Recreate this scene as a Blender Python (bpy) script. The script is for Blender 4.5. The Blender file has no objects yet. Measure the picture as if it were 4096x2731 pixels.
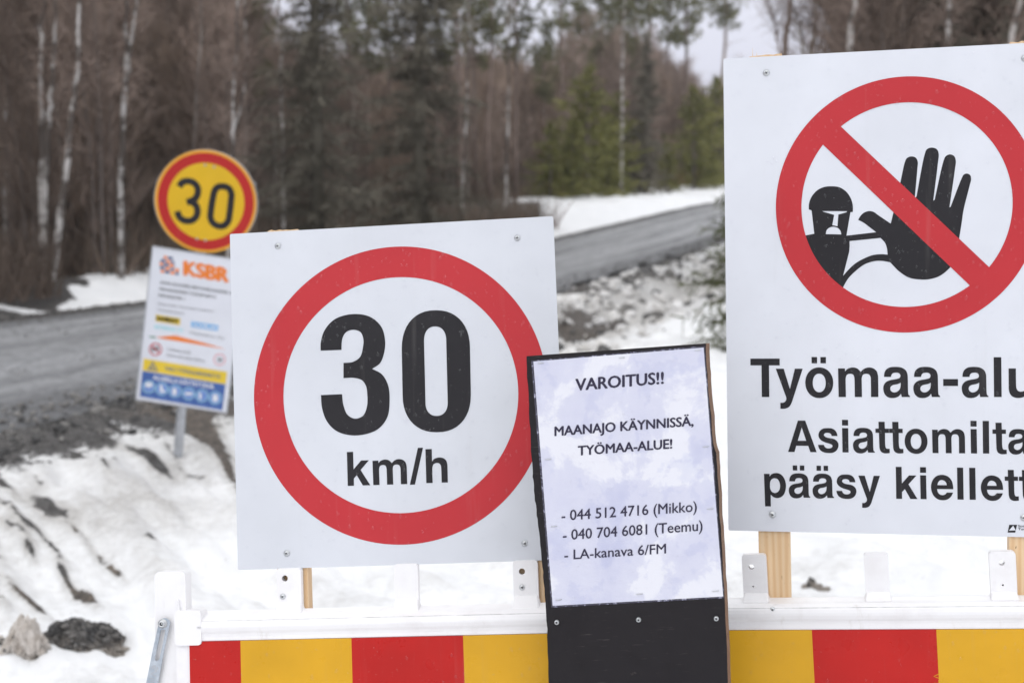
import bpy, bmesh, math, random
import numpy as np
from mathutils import Vector, Matrix, Euler, geometry

S = bpy.context.scene
COL = S.collection
rnd = random.Random(7)
rng = np.random.default_rng(11)
R = math.radians

# ------------------------------------------------------------------ camera
PITCH = math.atan((1365.5 - 749) / 5689.0)
CAMZ = 1.7
cam = bpy.data.cameras.new('camera')
cam.lens = 50; cam.sensor_width = 36; cam.clip_start = .05; cam.clip_end = 3000
cam.dof.use_dof = True; cam.dof.focus_distance = 2.5; cam.dof.aperture_fstop = 4.2
cam.dof.aperture_blades = 7
camo = bpy.data.objects.new('camera', cam); COL.objects.link(camo)
camo.location = (0, 0, CAMZ); camo.rotation_euler = (math.pi / 2 - PITCH, 0, 0)
S.camera = camo

# ------------------------------------------------------------------ sky, sun, exposure
SUN_EL, SUN_AZ = R(42), R(205)          # azimuth measured clockwise from +Y (behind the viewer, a little left)
W = bpy.data.worlds.new('World'); S.world = W; W.use_nodes = True
nt = W.node_tree; nt.nodes.clear()
wo = nt.nodes.new('ShaderNodeOutputWorld'); bg = nt.nodes.new('ShaderNodeBackground')
sky = nt.nodes.new('ShaderNodeTexSky'); sky.sky_type = 'NISHITA'; sky.sun_disc = False
sky.sun_elevation = SUN_EL; sky.sun_rotation = SUN_AZ; sky.air_density = 1.6; sky.dust_density = 3.0
hs = nt.nodes.new('ShaderNodeHueSaturation'); hs.inputs['Saturation'].default_value = .22; hs.inputs['Value'].default_value = 1.0
mx = nt.nodes.new('ShaderNodeMix'); mx.data_type = 'RGBA'; mx.inputs['Factor'].default_value = .8
tcw = nt.nodes.new('ShaderNodeTexCoord'); spw = nt.nodes.new('ShaderNodeSeparateXYZ'); nt.links.new(tcw.outputs['Generated'], spw.inputs[0])
rpw = nt.nodes.new('ShaderNodeValToRGB')              # the cloud layer: an overcast sky is brighter overhead than at the horizon
rpw.color_ramp.elements[0].position = 0; rpw.color_ramp.elements[0].color = (.49, .50, .60, 1)
rpw.color_ramp.elements[1].position = .85; rpw.color_ramp.elements[1].color = (.98, .99, 1.0, 1)
vmw = nt.nodes.new('ShaderNodeVectorMath'); vmw.operation = 'SCALE'; vmw.inputs['Scale'].default_value = 21
nt.links.new(spw.outputs[2], rpw.inputs[0]); nt.links.new(rpw.outputs[0], vmw.inputs[0]); nt.links.new(vmw.outputs[0], mx.inputs[7])
nt.links.new(sky.outputs[0], hs.inputs['Color']); nt.links.new(hs.outputs[0], mx.inputs[6])
nt.links.new(mx.outputs[2], bg.inputs['Color']); bg.inputs['Strength'].default_value = .0805
nt.links.new(bg.outputs[0], wo.inputs['Surface'])
sl = bpy.data.lights.new('sun', 'SUN'); sl.energy = .42; sl.angle = R(25); sl.color = (1, .97, .93)
so = bpy.data.objects.new('sun', sl); COL.objects.link(so)
so.rotation_euler = (math.pi / 2 - SUN_EL, 0, -SUN_AZ + math.pi)
S.view_settings.view_transform = 'Standard'; S.view_settings.look = 'None'
S.view_settings.exposure = 0.0; S.view_settings.gamma = 1
S.render.engine = 'CYCLES'
S.cycles.max_bounces = 6; S.cycles.diffuse_bounces = 3; S.cycles.glossy_bounces = 2
S.cycles.transparent_max_bounces = 12; S.cycles.transmission_bounces = 3
S.cycles.caustics_reflective = False; S.cycles.caustics_refractive = False
S.cycles.use_denoising = True

# ------------------------------------------------------------------ helpers
F = 5689.0
CP, SP = math.cos(PITCH), math.sin(PITCH)
def ray(x, y):
    X = (x - 2048) / F; U = -(y - 1365.5) / F
    return Vector((X, CP + U * SP, -SP + U * CP))
def ground_pt(x, y, z):
    d = ray(x, y); t = (z - CAMZ) / d.z
    return Vector((d.x * t, d.y * t, z))
def at_depth(x, y, Y):
    d = ray(x, y); t = Y / d.y
    return Vector((d.x * t, Y, CAMZ + d.z * t))

def tag(o, label=None, cat=None, group=None, kind=None):
    if label: o['label'] = label
    if cat: o['category'] = cat
    if group: o['group'] = group
    if kind: o['kind'] = kind
    return o
def empty(name, loc=(0, 0, 0), rot=(0, 0, 0), parent=None):
    o = bpy.data.objects.new(name, None); COL.objects.link(o)
    o.location = loc; o.rotation_euler = rot; o.empty_display_size = .1
    if parent: o.parent = parent
    return o

class MB:
    """collects shapes, then links them as ONE mesh object"""
    def __init__(s): s.v = []; s.f = []; s.m = []; s.sm = []
    def add(s, vs, fs, mi=0, smooth=False):
        b = len(s.v); s.v += [tuple(p) for p in vs]
        for f in fs:
            s.f.append([i + b for i in f]); s.m.append(mi); s.sm.append(smooth)
    def box(s, x0, x1, y0, y1, z0, z1, mi=0):
        vs = [(x, y, z) for x in (x0, x1) for y in (y0, y1) for z in (z0, z1)]
        s.add(vs, [(0, 1, 3, 2), (4, 6, 7, 5), (0, 4, 5, 1), (2, 3, 7, 6), (0, 2, 6, 4), (1, 5, 7, 3)], mi)
    def flat(s, polys, y=0, mi=0):
        """polys: [outer, hole, ...] of (u,v) laid in the local xz plane, facing -y"""
        tris = geometry.tessellate_polygon([[Vector((p[0], p[1], 0)) for p in q] for q in polys])
        pts = [p for q in polys for p in q]
        fs = []
        for t in tris:
            a, b, c = (pts[i] for i in t)
            cr = (b[0] - a[0]) * (c[1] - a[1]) - (b[1] - a[1]) * (c[0] - a[0])
            if abs(cr) < 1e-14: continue
            fs.append(tuple(t) if cr > 0 else (t[0], t[2], t[1]))
        s.add([(p[0], y, p[1]) for p in pts], fs, mi)
    def slab(s, polys, y0, y1, mi=0, side=None):
        """solid of an outline: front face at y0 (towards -y), back at y1"""
        side = mi if side is None else side
        s.flat(polys, y0, mi)
        n = len(s.f); s.flat(polys, y1, mi)
        for k in range(n, len(s.f)): s.f[k] = s.f[k][::-1]
        for q in polys:
            k = len(q)
            s.add([(p[0], y0, p[1]) for p in q] + [(p[0], y1, p[1]) for p in q],
                  [(i, (i + 1) % k, k + (i + 1) % k, k + i) for i in range(k)], side)
    def lathe(s, prof, n=16, axis='y', c=(0, 0, 0), mi=0, smooth=True):
        vs = []; fs = []
        for r, h in prof:
            for i in range(n):
                a = 2 * math.pi * i / n
                p = (r * math.cos(a), h, r * math.sin(a)) if axis == 'y' else (r * math.cos(a), r * math.sin(a), h)
                vs.append((p[0] + c[0], p[1] + c[1], p[2] + c[2]))
        for j in range(len(prof) - 1):
            for i in range(n):
                fs.append((j * n + i, j * n + (i + 1) % n, (j + 1) * n + (i + 1) % n, (j + 1) * n + i))
        fs.append(tuple(range(n))); fs.append(tuple(reversed(range((len(prof) - 1) * n, len(prof) * n))))
        s.add(vs, fs, mi, smooth)
    def tube(s, pts, rad, n=5, mi=0):
        vs = []; fs = []
        pts = [Vector(p) for p in pts]
        for k, p in enumerate(pts):
            d = (pts[min(k + 1, len(pts) - 1)] - pts[max(k - 1, 0)]).normalized()
            a = d.orthogonal().normalized() if abs(d.z) < .9 else (Vector((1, 0, 0)) - d * d.x).normalized()
            b = d.cross(a)
            for i in range(n):
                t = 2 * math.pi * i / n
                vs.append(p + (a * math.cos(t) + b * math.sin(t)) * rad[k])
        for k in range(len(pts) - 1):
            for i in range(n):
                fs.append((k * n + i, k * n + (i + 1) % n, (k + 1) * n + (i + 1) % n, (k + 1) * n + i))
        fs.append(tuple(reversed(range(n)))); fs.append(tuple(range((len(pts) - 1) * n, len(pts) * n)))
        s.add(vs, fs, mi, True)
    def ribbon(s, a, b, w, nrm, mi=0):
        """a thin tapering twig or needle spray from a to b"""
        d = (b - a); sd = d.cross(nrm)
        if sd.length < 1e-9: sd = d.orthogonal()
        sd = sd.normalized() * w
        s.add([a - sd, a + sd, b + sd * .35, b - sd * .35], [(0, 1, 2, 3)], mi)
    def mesh(s, name, mats):
        me = bpy.data.meshes.new(name); me.from_pydata(s.v, [], s.f)
        for m in mats: me.materials.append(m)
        me.polygons.foreach_set('material_index', s.m); me.polygons.foreach_set('use_smooth', s.sm)
        me.update(); return me
    def build(s, name, mats, parent=None, bevel=0, seg=2):
        if not isinstance(mats, (list, tuple)): mats = [mats]
        o = bpy.data.objects.new(name, s.mesh(name, mats)); COL.objects.link(o)
        if parent: o.parent = parent
        if bevel:
            m = o.modifiers.new('bevel', 'BEVEL'); m.width = bevel; m.segments = seg; m.limit_method = 'ANGLE'; m.angle_limit = R(35)
        return o

def smooth(pts, n=7, closed=True):
    """centripetal Catmull-Rom through pts; a third item 'c' marks a sharp corner"""
    P = [np.array(p[:2], float) for p in pts]; C = [len(p) > 2 for p in pts]; N = len(P); out = []
    rngk = range(N if closed else N - 1)
    for i in rngk:
        j = (i + 1) % N
        p1, p2 = P[i], P[j]
        out.append(tuple(p1))
        if C[i] and C[j]: continue
        p0 = P[i - 1] if (not C[i] and (closed or i > 0)) else p1 + (p1 - p2) * .5
        p3 = P[(j + 1) % N] if (not C[j] and (closed or j < N - 1)) else p2 + (p2 - p1) * .5
        t1 = max(np.linalg.norm(p1 - p0), 1e-6) ** .5; t2 = t1 + max(np.linalg.norm(p2 - p1), 1e-6) ** .5
        t3 = t2 + max(np.linalg.norm(p3 - p2), 1e-6) ** .5
        for k in range(1, n):
            t = t1 + (t2 - t1) * k / n
            a1 = (t1 - t) / t1 * p0 + t / t1 * p1
            a2 = (t2 - t) / (t2 - t1) * p1 + (t - t1) / (t2 - t1) * p2
            a3 = (t3 - t) / (t3 - t2) * p2 + (t - t2) / (t3 - t2) * p3
            b1 = (t2 - t) / t2 * a1 + t / t2 * a2
            b2 = (t3 - t) / (t3 - t1) * a2 + (t - t1) / (t3 - t1) * a3
            out.append(tuple((t2 - t) / (t2 - t1) * b1 + (t - t1) / (t2 - t1) * b2))
    if not closed: out.append(tuple(P[-1]))
    return out
def ell(cx, cy, rx, ry, n=64, e=2.0):
    o = []
    for i in range(n):
        a = 2 * math.pi * i / n; c, s_ = math.cos(a), math.sin(a)
        o.append((cx + rx * math.copysign(abs(c) ** (2 / e), c), cy + ry * math.copysign(abs(s_) ** (2 / e), s_)))
    return o
def stroke(pts, w):
    """outline of a pen line of width w along pts"""
    P = [np.array(p) for p in pts]; L = []; Rr = []
    for i, p in enumerate(P):
        d = P[min(i + 1, len(P) - 1)] - P[max(i - 1, 0)]; d = d / np.linalg.norm(d); n = np.array([-d[1], d[0]])
        L.append(tuple(p + n * w / 2)); Rr.append(tuple(p - n * w / 2))
    return L + Rr[::-1]
def rrect(x0, x1, z0, z1, r, n=5):
    o = []
    for cx, cz, a0 in ((x1 - r, z1 - r, 0), (x0 + r, z1 - r, 90), (x0 + r, z0 + r, 180), (x1 - r, z0 + r, 270)):
        for k in range(n + 1):
            a = R(a0 + 90 * k / n); o.append((cx + r * math.cos(a), cz + r * math.sin(a)))
    return o

class Frame:
    """a flat thing's own axes: local x to its right, z up along it, -y towards the viewer"""
    def __init__(s, rot_deg, loc):
        s.rot = tuple(R(a) for a in rot_deg); s.loc = Vector(loc)
        s.M = Euler(s.rot, 'XYZ').to_matrix(); s.Mi = s.M.transposed(); s.o = Vector((0, 0, CAMZ))
    def uv(s, x, y, yo=0):
        n = s.M @ Vector((0, 1, 0)); o = s.loc + n * yo; d = ray(x, y)
        t = (o - s.o).dot(n) / d.dot(n); p = s.Mi @ (s.o + d * t - s.loc)
        return (p.x, p.z)
    def map(s, pts, yo=0): return [s.uv(p[0], p[1], yo) for p in pts]
    def root(s, name): return empty(name, s.loc, s.rot)
    def down_to(s, u, y, z):
        """local z where the point (u, y, .) reaches world height z"""
        b = s.loc + s.M @ Vector((u, y, 0)); d = s.M @ Vector((0, 0, 1)); return (z - b.z) / d.z
def cr(sc, ox, oy): return lambda pts: [(ox + p[0] * sc, oy + p[1] * sc) + tuple(p[2:]) for p in pts]

# ------------------------------------------------------------------ value noise for the terrain
def _h(ix, iy, seed):
    n = (ix * 374761393 + iy * 668265263 + seed * 974711) & 0x7fffffff
    n = ((n ^ (n >> 13)) * 1274126177) & 0x7fffffff
    return ((n ^ (n >> 16)) & 0xffff) / 65535.0
def vnoise(x, y, seed=0):
    ix = np.floor(x).astype(np.int64); iy = np.floor(y).astype(np.int64); fx = x - ix; fy = y - iy
    fx = fx * fx * fx * (fx * (fx * 6 - 15) + 10); fy = fy * fy * fy * (fy * (fy * 6 - 15) + 10)
    a = _h(ix, iy, seed); b = _h(ix + 1, iy, seed); c = _h(ix, iy + 1, seed); d = _h(ix + 1, iy + 1, seed)
    return (a + (b - a) * fx) * (1 - fy) + (c + (d - c) * fx) * fy
def fbm(x, y, o=4, seed=0):
    s = 0; a = .5; t = 0
    for k in range(o):
        s = s + a * vnoise(x * 2 ** k + 17.3 * k, y * 2 ** k + 9.1 * k, seed + k); t += a; a *= .5
    return s / t - .5
def sstep(a, b, x):
    t = np.clip((x - a) / (b - a), 0, 1); return t * t * (3 - 2 * t)

# ------------------------------------------------------------------ materials
def mat(name, color=(.8, .8, .8), rough=.5, metal=0, spec=.5):
    m = bpy.data.materials.new(name); m.use_nodes = True
    b = m.node_tree.nodes['Principled BSDF']
    b.inputs['Base Color'].default_value = (*color, 1); b.inputs['Roughness'].default_value = rough
    b.inputs['Metallic'].default_value = metal; b.inputs['Specular IOR Level'].default_value = spec
    return m
def N(m, t, **kw):
    n = m.node_tree.nodes.new(t)
    for k, v in kw.items():
        if k in n.inputs: n.inputs[k].default_value = v
        else: setattr(n, k, v)
    return n
def Lk(m, a, b): m.node_tree.links.new(a, b)
def P(m): return m.node_tree.nodes['Principled BSDF']
def coords(m, scale=(1, 1, 1), rot=(0, 0, 0), kind='Object'):
    tc = N(m, 'ShaderNodeTexCoord'); mp = N(m, 'ShaderNodeMapping')
    mp.inputs['Scale'].default_value = scale; mp.inputs['Rotation'].default_value = rot
    Lk(m, tc.outputs[kind], mp.inputs['Vector']); return mp.outputs[0]
def ramp(m, fac, stops, interp='LINEAR'):
    r = N(m, 'ShaderNodeValToRGB'); r.color_ramp.interpolation = interp
    e = r.color_ramp.elements
    while len(e) > 1: e.remove(e[-1])
    e[0].position = stops[0][0]; e[0].color = (*stops[0][1], 1)
    for p, c in stops[1:]:
        k = e.new(p); k.color = (*c, 1)
    Lk(m, fac, r.inputs[0]); return r.outputs[0]
def noise(m, vec, scale, detail=4, rough=.55, dist=0):
    n = N(m, 'ShaderNodeTexNoise', Scale=scale, Detail=detail, Roughness=rough, Distortion=dist)
    Lk(m, vec, n.inputs['Vector']); return n.outputs['Fac']
def mixc(m, fac, a, b, mode='MIX'):
    n = N(m, 'ShaderNodeMix'); n.data_type = 'RGBA'; n.blend_type = mode
    if isinstance(fac, (int, float)): n.inputs['Factor'].default_value = fac
    else: Lk(m, fac, n.inputs['Factor'])
    for s_, v in ((6, a), (7, b)):
        if isinstance(v, tuple): n.inputs[s_].default_value = (*v, 1)
        else: Lk(m, v, n.inputs[s_])
    return n.outputs[2]
def math_(m, op, a, b=None):
    n = N(m, 'ShaderNodeMath'); n.operation = op
    for i, v in enumerate((a, b)):
        if v is None: continue
        if isinstance(v, (int, float)): n.inputs[i].default_value = v
        else: Lk(m, v, n.inputs[i])
    return n.outputs[0]
def bump(m, h, strength, dist=.01):
    b = N(m, 'ShaderNodeBump', Strength=strength, Distance=dist); Lk(m, h, b.inputs['Height']); Lk(m, b.outputs[0], P(m).inputs['Normal'])

def vinyl(name, c, rough=.38, var=.05, spec=.3):
    """printed or coated sign sheet with faint mottling, a fine bead grain and traces of dried water"""
    m = mat(name, c, rough, spec=spec); v = coords(m)
    n = noise(m, v, 5, 4); g = noise(m, v, 260, 2)
    lo = tuple(x * (1 - var) for x in c); hi = tuple(min(1, x * (1 + var)) for x in c)
    dust = ramp(m, noise(m, v, 120, 4, .7), [(.66, (0, 0, 0)), (.76, (.28,) * 3)]); runs = ramp(m, noise(m, coords(m, (1, 1, .06)), 42, 4, .6), [(.60, (0, 0, 0)), (.78, (.07,) * 3)])
    Lk(m, mixc(m, math_(m, 'ADD', dust, runs), ramp(m, n, [(.3, lo), (.7, hi)]), (.42, .40, .37)), P(m).inputs['Base Color'])
    Lk(m, ramp(m, noise(m, v, 22, 4), [(.35, (rough - .1,) * 3), (.7, (rough + .14,) * 3)]), P(m).inputs['Roughness'])
    bump(m, g, .12, .0006); return m
M = {}
M['sign_white'] = vinyl('sign_white', (.645, .668, .715))
M['sign_white2'] = vinyl('sign_white_board', (.70, .722, .775))
M['sign_red'] = vinyl('sign_red', (.50, .035, .043), .40, .05, .22)
M['sign_black'] = vinyl('sign_black', (.020, .019, .022), .5, .15, .22)
M['info_white'] = vinyl('info_white', (.70, .72, .78))
M['round_yellow'] = vinyl('round_yellow', (.68, .42, .014), .4)
M['round_rim'] = vinyl('round_rim', (.74, .36, .03), .4)
M['round_red'] = vinyl('round_red', (.44, .018, .016), .4)
M['stripe_red'] = vinyl('stripe_red', (.50, .015, .012), .34, .11, .25)
M['stripe_yellow'] = vinyl('stripe_yellow', (.68, .365, .018), .34, .09, .25)
M['logo_orange'] = vinyl('logo_orange', (.80, .22, .04)); M['logo_navy'] = vinyl('logo_navy', (.10, .13, .24))
M['info_yellow'] = vinyl('info_yellow', (.76, .55, .05)); M['info_blue'] = vinyl('info_blue', (.06, .125, .36))
M['info_pale'] = vinyl('info_pale_blue', (.16, .27, .58)); M['info_sky'] = vinyl('info_sky_blue', (.12, .42, .78))
M['info_cyan'] = vinyl('info_cyan', (.42, .74, .80)); M['info_grey'] = vinyl('info_grey_ink', (.20, .205, .215))
M['info_faint'] = vinyl('info_faint_ink', (.38, .39, .41)); M['info_green'] = vinyl('info_green', (.05, .20, .10))
M['info_pink'] = vinyl('info_pink', (.72, .30, .32))
M['ink'] = vinyl('printed_ink', (.030, .026, .055), .5)

# weathered white plastic
m = M['plastic'] = mat('white_plastic', (.84, .83, .85), .42)
v = coords(m); n = noise(m, v, 9, 6, .7); n2 = noise(m, v, 90, 3)
st_ = ramp(m, noise(m, coords(m, (1, 1, .25)), 34, 6, .75), [(.60, (1, 1, 1)), (.70, (.90, .885, .86)), (.80, (.72, .69, .65))])
Lk(m, mixc(m, .8, ramp(m, n, [(.30, (.79, .775, .78)), (.5, (.86, .855, .865)), (.75, (.885, .88, .89))]), st_, 'MULTIPLY'), P(m).inputs['Base Color'])
bump(m, n2, .15, .001)
m = M['seam'] = mat('grimy_seam', (.42, .41, .41), .8)
v = coords(m, (1, 1, 1)); Lk(m, ramp(m, noise(m, v, 30, 5, .7), [(.35, (.80, .79, .79)), (.62, (.40, .39, .39))]), P(m).inputs['Base Color'])

# zinc-plated steel
m = M['steel'] = mat('zinc_steel', (.50, .55, .60), .36, .85)
v = coords(m); Lk(m, ramp(m, noise(m, v, 60, 5), [(.3, (.36, .42, .48)), (.7, (.60, .65, .70))]), P(m).inputs['Base Color'])
m = M['galv'] = mat('galvanised_steel', (.46, .48, .51), .45, .6)
v = coords(m); Lk(m, ramp(m, noise(m, v, 40, 4), [(.3, (.40, .42, .45)), (.7, (.54, .56, .59))]), P(m).inputs['Base Color'])
M['recess'] = mat('dark_recess', (.03, .03, .035), .6)
M['screw_head'] = mat('screw_head', (.62, .64, .65), .3, .8)

# fresh sawn pine
m = M['pine'] = mat('sawn_pine', (.68, .45, .24), .62)
v = coords(m, (1, 1, .05)); v2 = coords(m, (1, 1, .09), (0, .04, 0))
w = N(m, 'ShaderNodeTexWave', Scale=26, Distortion=7, Detail=3); w.bands_direction = 'X'; w.inputs['Detail Scale'].default_value = .8; Lk(m, v2, w.inputs['Vector'])
c1 = ramp(m, w.outputs['Fac'], [(.0, (.76, .56, .35)), (.55, (.74, .52, .30)), (.9, (.70, .465, .26))])
fl = ramp(m, noise(m, coords(m, (90, 90, 26)), 3, 2), [(.70, (1, 1, 1)), (.76, (.30, .20, .12))])
Lk(m, mixc(m, .75, c1, fl, 'MULTIPLY'), P(m).inputs['Base Color'])
bump(m, noise(m, coords(m, (160, 160, 8)), 2, 3), .3, .001)

# film-faced plywood, scratched, with raw brown edge
m = M['ply_face'] = mat('film_faced_plywood', (.020, .018, .020), .5, spec=.25)
v = coords(m)
scr = noise(m, coords(m, (9, 9, 140), (0, R(-14), 0)), 2.2, 3, .7)
a = ramp(m, scr, [(.64, (.012, .010, .012)), (.70, (.050, .044, .043))])
d = ramp(m, noise(m, v, 26, 5, .7, .5), [(.70, (0, 0, 0)), (.79, (.10, .085, .075))])
Lk(m, mixc(m, 1, a, d, 'ADD'), P(m).inputs['Base Color'])
Lk(m, ramp(m, noise(m, v, 14, 4), [(.35, (.36,) * 3), (.65, (.62,) * 3)]), P(m).inputs['Roughness'])
bump(m, noise(m, v, 45, 5), .25, .002)
m = M['ply_edge'] = mat('plywood_edge', (.30, .17, .10), .8)
w = N(m, 'ShaderNodeTexWave', Scale=110, Distortion=2, Detail=2); w.bands_direction = 'Y'; Lk(m, coords(m), w.inputs['Vector'])
Lk(m, mixc(m, .6, ramp(m, w.outputs['Fac'], [(.2, (.33, .21, .13)), (.8, (.15, .085, .055))]), ramp(m, noise(m, coords(m), 60, 4), [(.3, (.6, .6, .6)), (.7, (1, 1, 1))]), 'MULTIPLY'), P(m).inputs['Base Color'])

# paper that has soaked through in blotches, under plastic film
m = M['paper'] = mat('soaked_paper', (.8, .8, .9), .22, spec=.55)
v = coords(m)
b1 = noise(m, v, 6.8, 8, .60, .3); b2 = noise(m, v, 15, 6, .6)
wet = ramp(m, b1, [(.45, (.75, .757, .815)), (.488, (.635, .645, .755)), (.60, (.60, .61, .735)), (.74, (.52, .535, .69))])
wet2 = ramp(m, b2, [(.54, (1, 1, 1)), (.575, (.90, .91, .96)), (.70, (.84, .86, .94))])
Lk(m, mixc(m, .75, wet, wet2, 'MULTIPLY'), P(m).inputs['Base Color'])
bump(m, math_(m, 'ADD', noise(m, v, 7, 2), math_(m, 'MULTIPLY', noise(m, coords(m, (1, 1, 2.6)), 20, 4), .35)), .45, .005)
m = M['film_edge'] = mat('laminate_edge', (.05, .05, .075), .15, spec=.8)
v = coords(m); sp = noise(m, v, 130, 3, .7)
Lk(m, ramp(m, sp, [(.52, (.035, .032, .055)), (.60, (.16, .16, .24)), (.70, (.50, .50, .60))]), P(m).inputs['Base Color'])
bump(m, sp, .6, .002)

# water drops: mostly see-through with a mirror rim
m = M['water'] = bpy.data.materials.new('rain_water'); m.use_nodes = True
m.node_tree.nodes.remove(m.node_tree.nodes['Principled BSDF'])
out = [n for n in m.node_tree.nodes if n.type == 'OUTPUT_MATERIAL'][0]
tr = N(m, 'ShaderNodeBsdfTransparent'); tr.inputs[0].default_value = (.985, .985, .99, 1)
gl = N(m, 'ShaderNodeBsdfGlossy'); gl.inputs['Roughness'].default_value = .06
lw = N(m, 'ShaderNodeLayerWeight', Blend=.5); fc = math_(m, 'ADD', math_(m, 'MULTIPLY', math_(m, 'POWER', lw.outputs['Facing'], 3.0), .30), .035); ms = N(m, 'ShaderNodeMixShader')
Lk(m, fc, ms.inputs[0]); Lk(m, tr.outputs[0], ms.inputs[1]); Lk(m, gl.outputs[0], ms.inputs[2]); Lk(m, ms.outputs[0], out.inputs['Surface'])

# snow with gravel and grime where the plough and the wheels threw it
m = M['terrain'] = mat('snow_and_gravel', (.85, .85, .85), .6, spec=.25)
at = N(m, 'ShaderNodeAttribute'); at.attribute_name = 'ground'
sep = N(m, 'ShaderNodeSeparateColor'); Lk(m, at.outputs['Color'], sep.inputs[0])
v = coords(m)
nf = noise(m, v, 13, 9, .75); nc = noise(m, v, 2.6, 5, .6)
dirt = math_(m, 'ADD', sep.outputs[0], math_(m, 'MULTIPLY', math_(m, 'SUBTRACT', nf, .5), .9))
dirt = N(m, 'ShaderNodeMapRange', **{'From Min': .44, 'From Max': .60}); dsrc = math_(m, 'ADD', sep.outputs[0], math_(m, 'MULTIPLY', math_(m, 'SUBTRACT', nf, .5), 1.5)); Lk(m, dsrc, dirt.inputs['Value'])
gr = N(m, 'ShaderNodeMapRange', **{'From Min': .30, 'From Max': .95}); gsrc = math_(m, 'ADD', sep.outputs[1], math_(m, 'MULTIPLY', math_(m, 'SUBTRACT', nf, .5), 1.1)); Lk(m, gsrc, gr.inputs['Value'])
snowc = ramp(m, nc, [(.3, (.84, .848, .862)), (.7, (.92, .924, .932))])
peb = N(m, 'ShaderNodeTexVoronoi', Scale=34); Lk(m, v, peb.inputs['Vector'])
gravel = mixc(m, .5, ramp(m, noise(m, v, 22, 7, .75), [(.36, (.014, .014, .015)), (.5, (.066, .065, .066)), (.64, (.27, .265, .265))]), ramp(m, peb.outputs['Distance'], [(.05, (.16, .155, .15)), (.5, (.018, .017, .017))]))
soil = ramp(m, noise(m, v, 18, 7, .75), [(.36, (.028, .023, .019)), (.66, (.19, .155, .125))])
grav = mixc(m, sep.outputs[2], gravel, soil)
grimy = ramp(m, noise(m, v, 30, 6, .7), [(.3, (.34, .325, .305)), (.7, (.62, .605, .585))])
c = mixc(m, math_(m, 'MULTIPLY', gr.outputs[0], .9), snowc, grimy)
spk = ramp(m, noise(m, v, 75, 3, .6), [(.62, (0, 0, 0)), (.69, (1, 1, 1))])
spk2 = ramp(m, noise(m, v, 3.1, 3, .6), [(.46, (0, 0, 0)), (.62, (1, 1, 1))])
c = mixc(m, math_(m, 'MULTIPLY', math_(m, 'MULTIPLY', spk, spk2), .7), c, (.22, .195, .165))
c = mixc(m, dirt.outputs[0], c, grav)
Lk(m, c, P(m).inputs['Base Color'])
bump(m, noise(m, v, 30, 8, .7), .55, .03)

# wet gravel road with smoother wheel tracks
m = M['road'] = mat('wet_gravel_road', (.3, .3, .3), .45, spec=.45)
uvn = N(m, 'ShaderNodeUVMap'); uvn.uv_map = 'UVMap'
mp = N(m, 'ShaderNodeMapping'); mp.inputs['Scale'].default_value = (5.0, .035, 1); Lk(m, uvn.outputs[0], mp.inputs['Vector'])
trk = N(m, 'ShaderNodeTexNoise', Scale=2.1, Detail=4, Roughness=.6); Lk(m, mp.outputs[0], trk.inputs['Vector'])
su = N(m, 'ShaderNodeSeparateXYZ'); Lk(m, uvn.outputs[0], su.inputs[0])
edge = ramp(m, su.outputs[0], [(.0, (.48,) * 3), (.07, (.60,) * 3), (.16, (.92,) * 3), (.30, (1.0,) * 3), (.47, (.86,) * 3), (.62, (1.02,) * 3), (.80, (.92,) * 3), (.90, (.58,) * 3), (1, (.42,) * 3)])
v = coords(m)
gg = ramp(m, noise(m, v, 10, 8, .75), [(.30, (.13, .13, .133)), (.5, (.33, .335, .35)), (.70, (.52, .525, .545))])
tt = ramp(m, trk.outputs['Fac'], [(.3, (.52,) * 3), (.5, (.95,) * 3), (.72, (1.25,) * 3)])
Lk(m, mixc(m, 1, mixc(m, 1, gg, tt, 'MULTIPLY'), edge, 'MULTIPLY'), P(m).inputs['Base Color'])
Lk(m, ramp(m, trk.outputs['Fac'], [(.35, (.62,) * 3), (.7, (.30,) * 3)]), P(m).inputs['Roughness'])
bump(m, noise(m, v, 22, 8, .75), .9, .04)

def organic(name, stops, scale=6, var=.35, zs=1, rough=.85):
    """bark, twigs or needles: patchy colour plus a difference from tree to tree"""
    m = mat(name, stops[0][1], rough, spec=.15)
    v = coords(m, (1, 1, zs)); c = ramp(m, noise(m, v, scale, 5, .65), stops)
    oi = N(m, 'ShaderNodeObjectInfo')
    k = ramp(m, oi.outputs['Random'], [(0, (1 - var,) * 3), (1, (1 + var,) * 3)])
    Lk(m, mixc(m, 1, c, k, 'MULTIPLY'), P(m).inputs['Base Color']); return m
M['twig'] = organic('brown_twigs', [(.3, (.155, .114, .088)), (.7, (.35, .268, .212))], 1.2, .3)
M['twig_purple'] = organic('purple_brown_twigs', [(.3, (.175, .132, .110)), (.7, (.40, .312, .265))], 1.2, .25)
M['bark_grey'] = organic('grey_brown_bark', [(.3, (.12, .10, .088)), (.7, (.26, .22, .20))], 9, .3, .3)
M['bark_pale'] = organic('pale_aspen_bark', [(.35, (.22, .20, .18)), (.7, (.48, .45, .42))], 7, .2, .25)
M['bark_pine'] = organic('pine_bark', [(.3, (.15, .115, .10)), (.7, (.32, .245, .21))], 9, .25, .3)
M['birch'] = organic('birch_bark', [(.46, (.10, .085, .075)), (.53, (.46, .44, .42)), (.8, (.66, .64, .63))], 3.0, .12, 1.1)
M['dead_spruce'] = organic('grey_spruce_twigs', [(.3, (.082, .076, .060)), (.7, (.215, .195, .155))], 1.4, .25)
M['green'] = organic('young_spruce_needles', [(.3, (.095, .105, .034)), (.7, (.32, .305, .11))], 1.5, .2)
M['pine_green'] = organic('pine_needles', [(.3, (.12, .122, .068)), (.7, (.27, .265, .15))], 1.3, .25)
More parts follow.
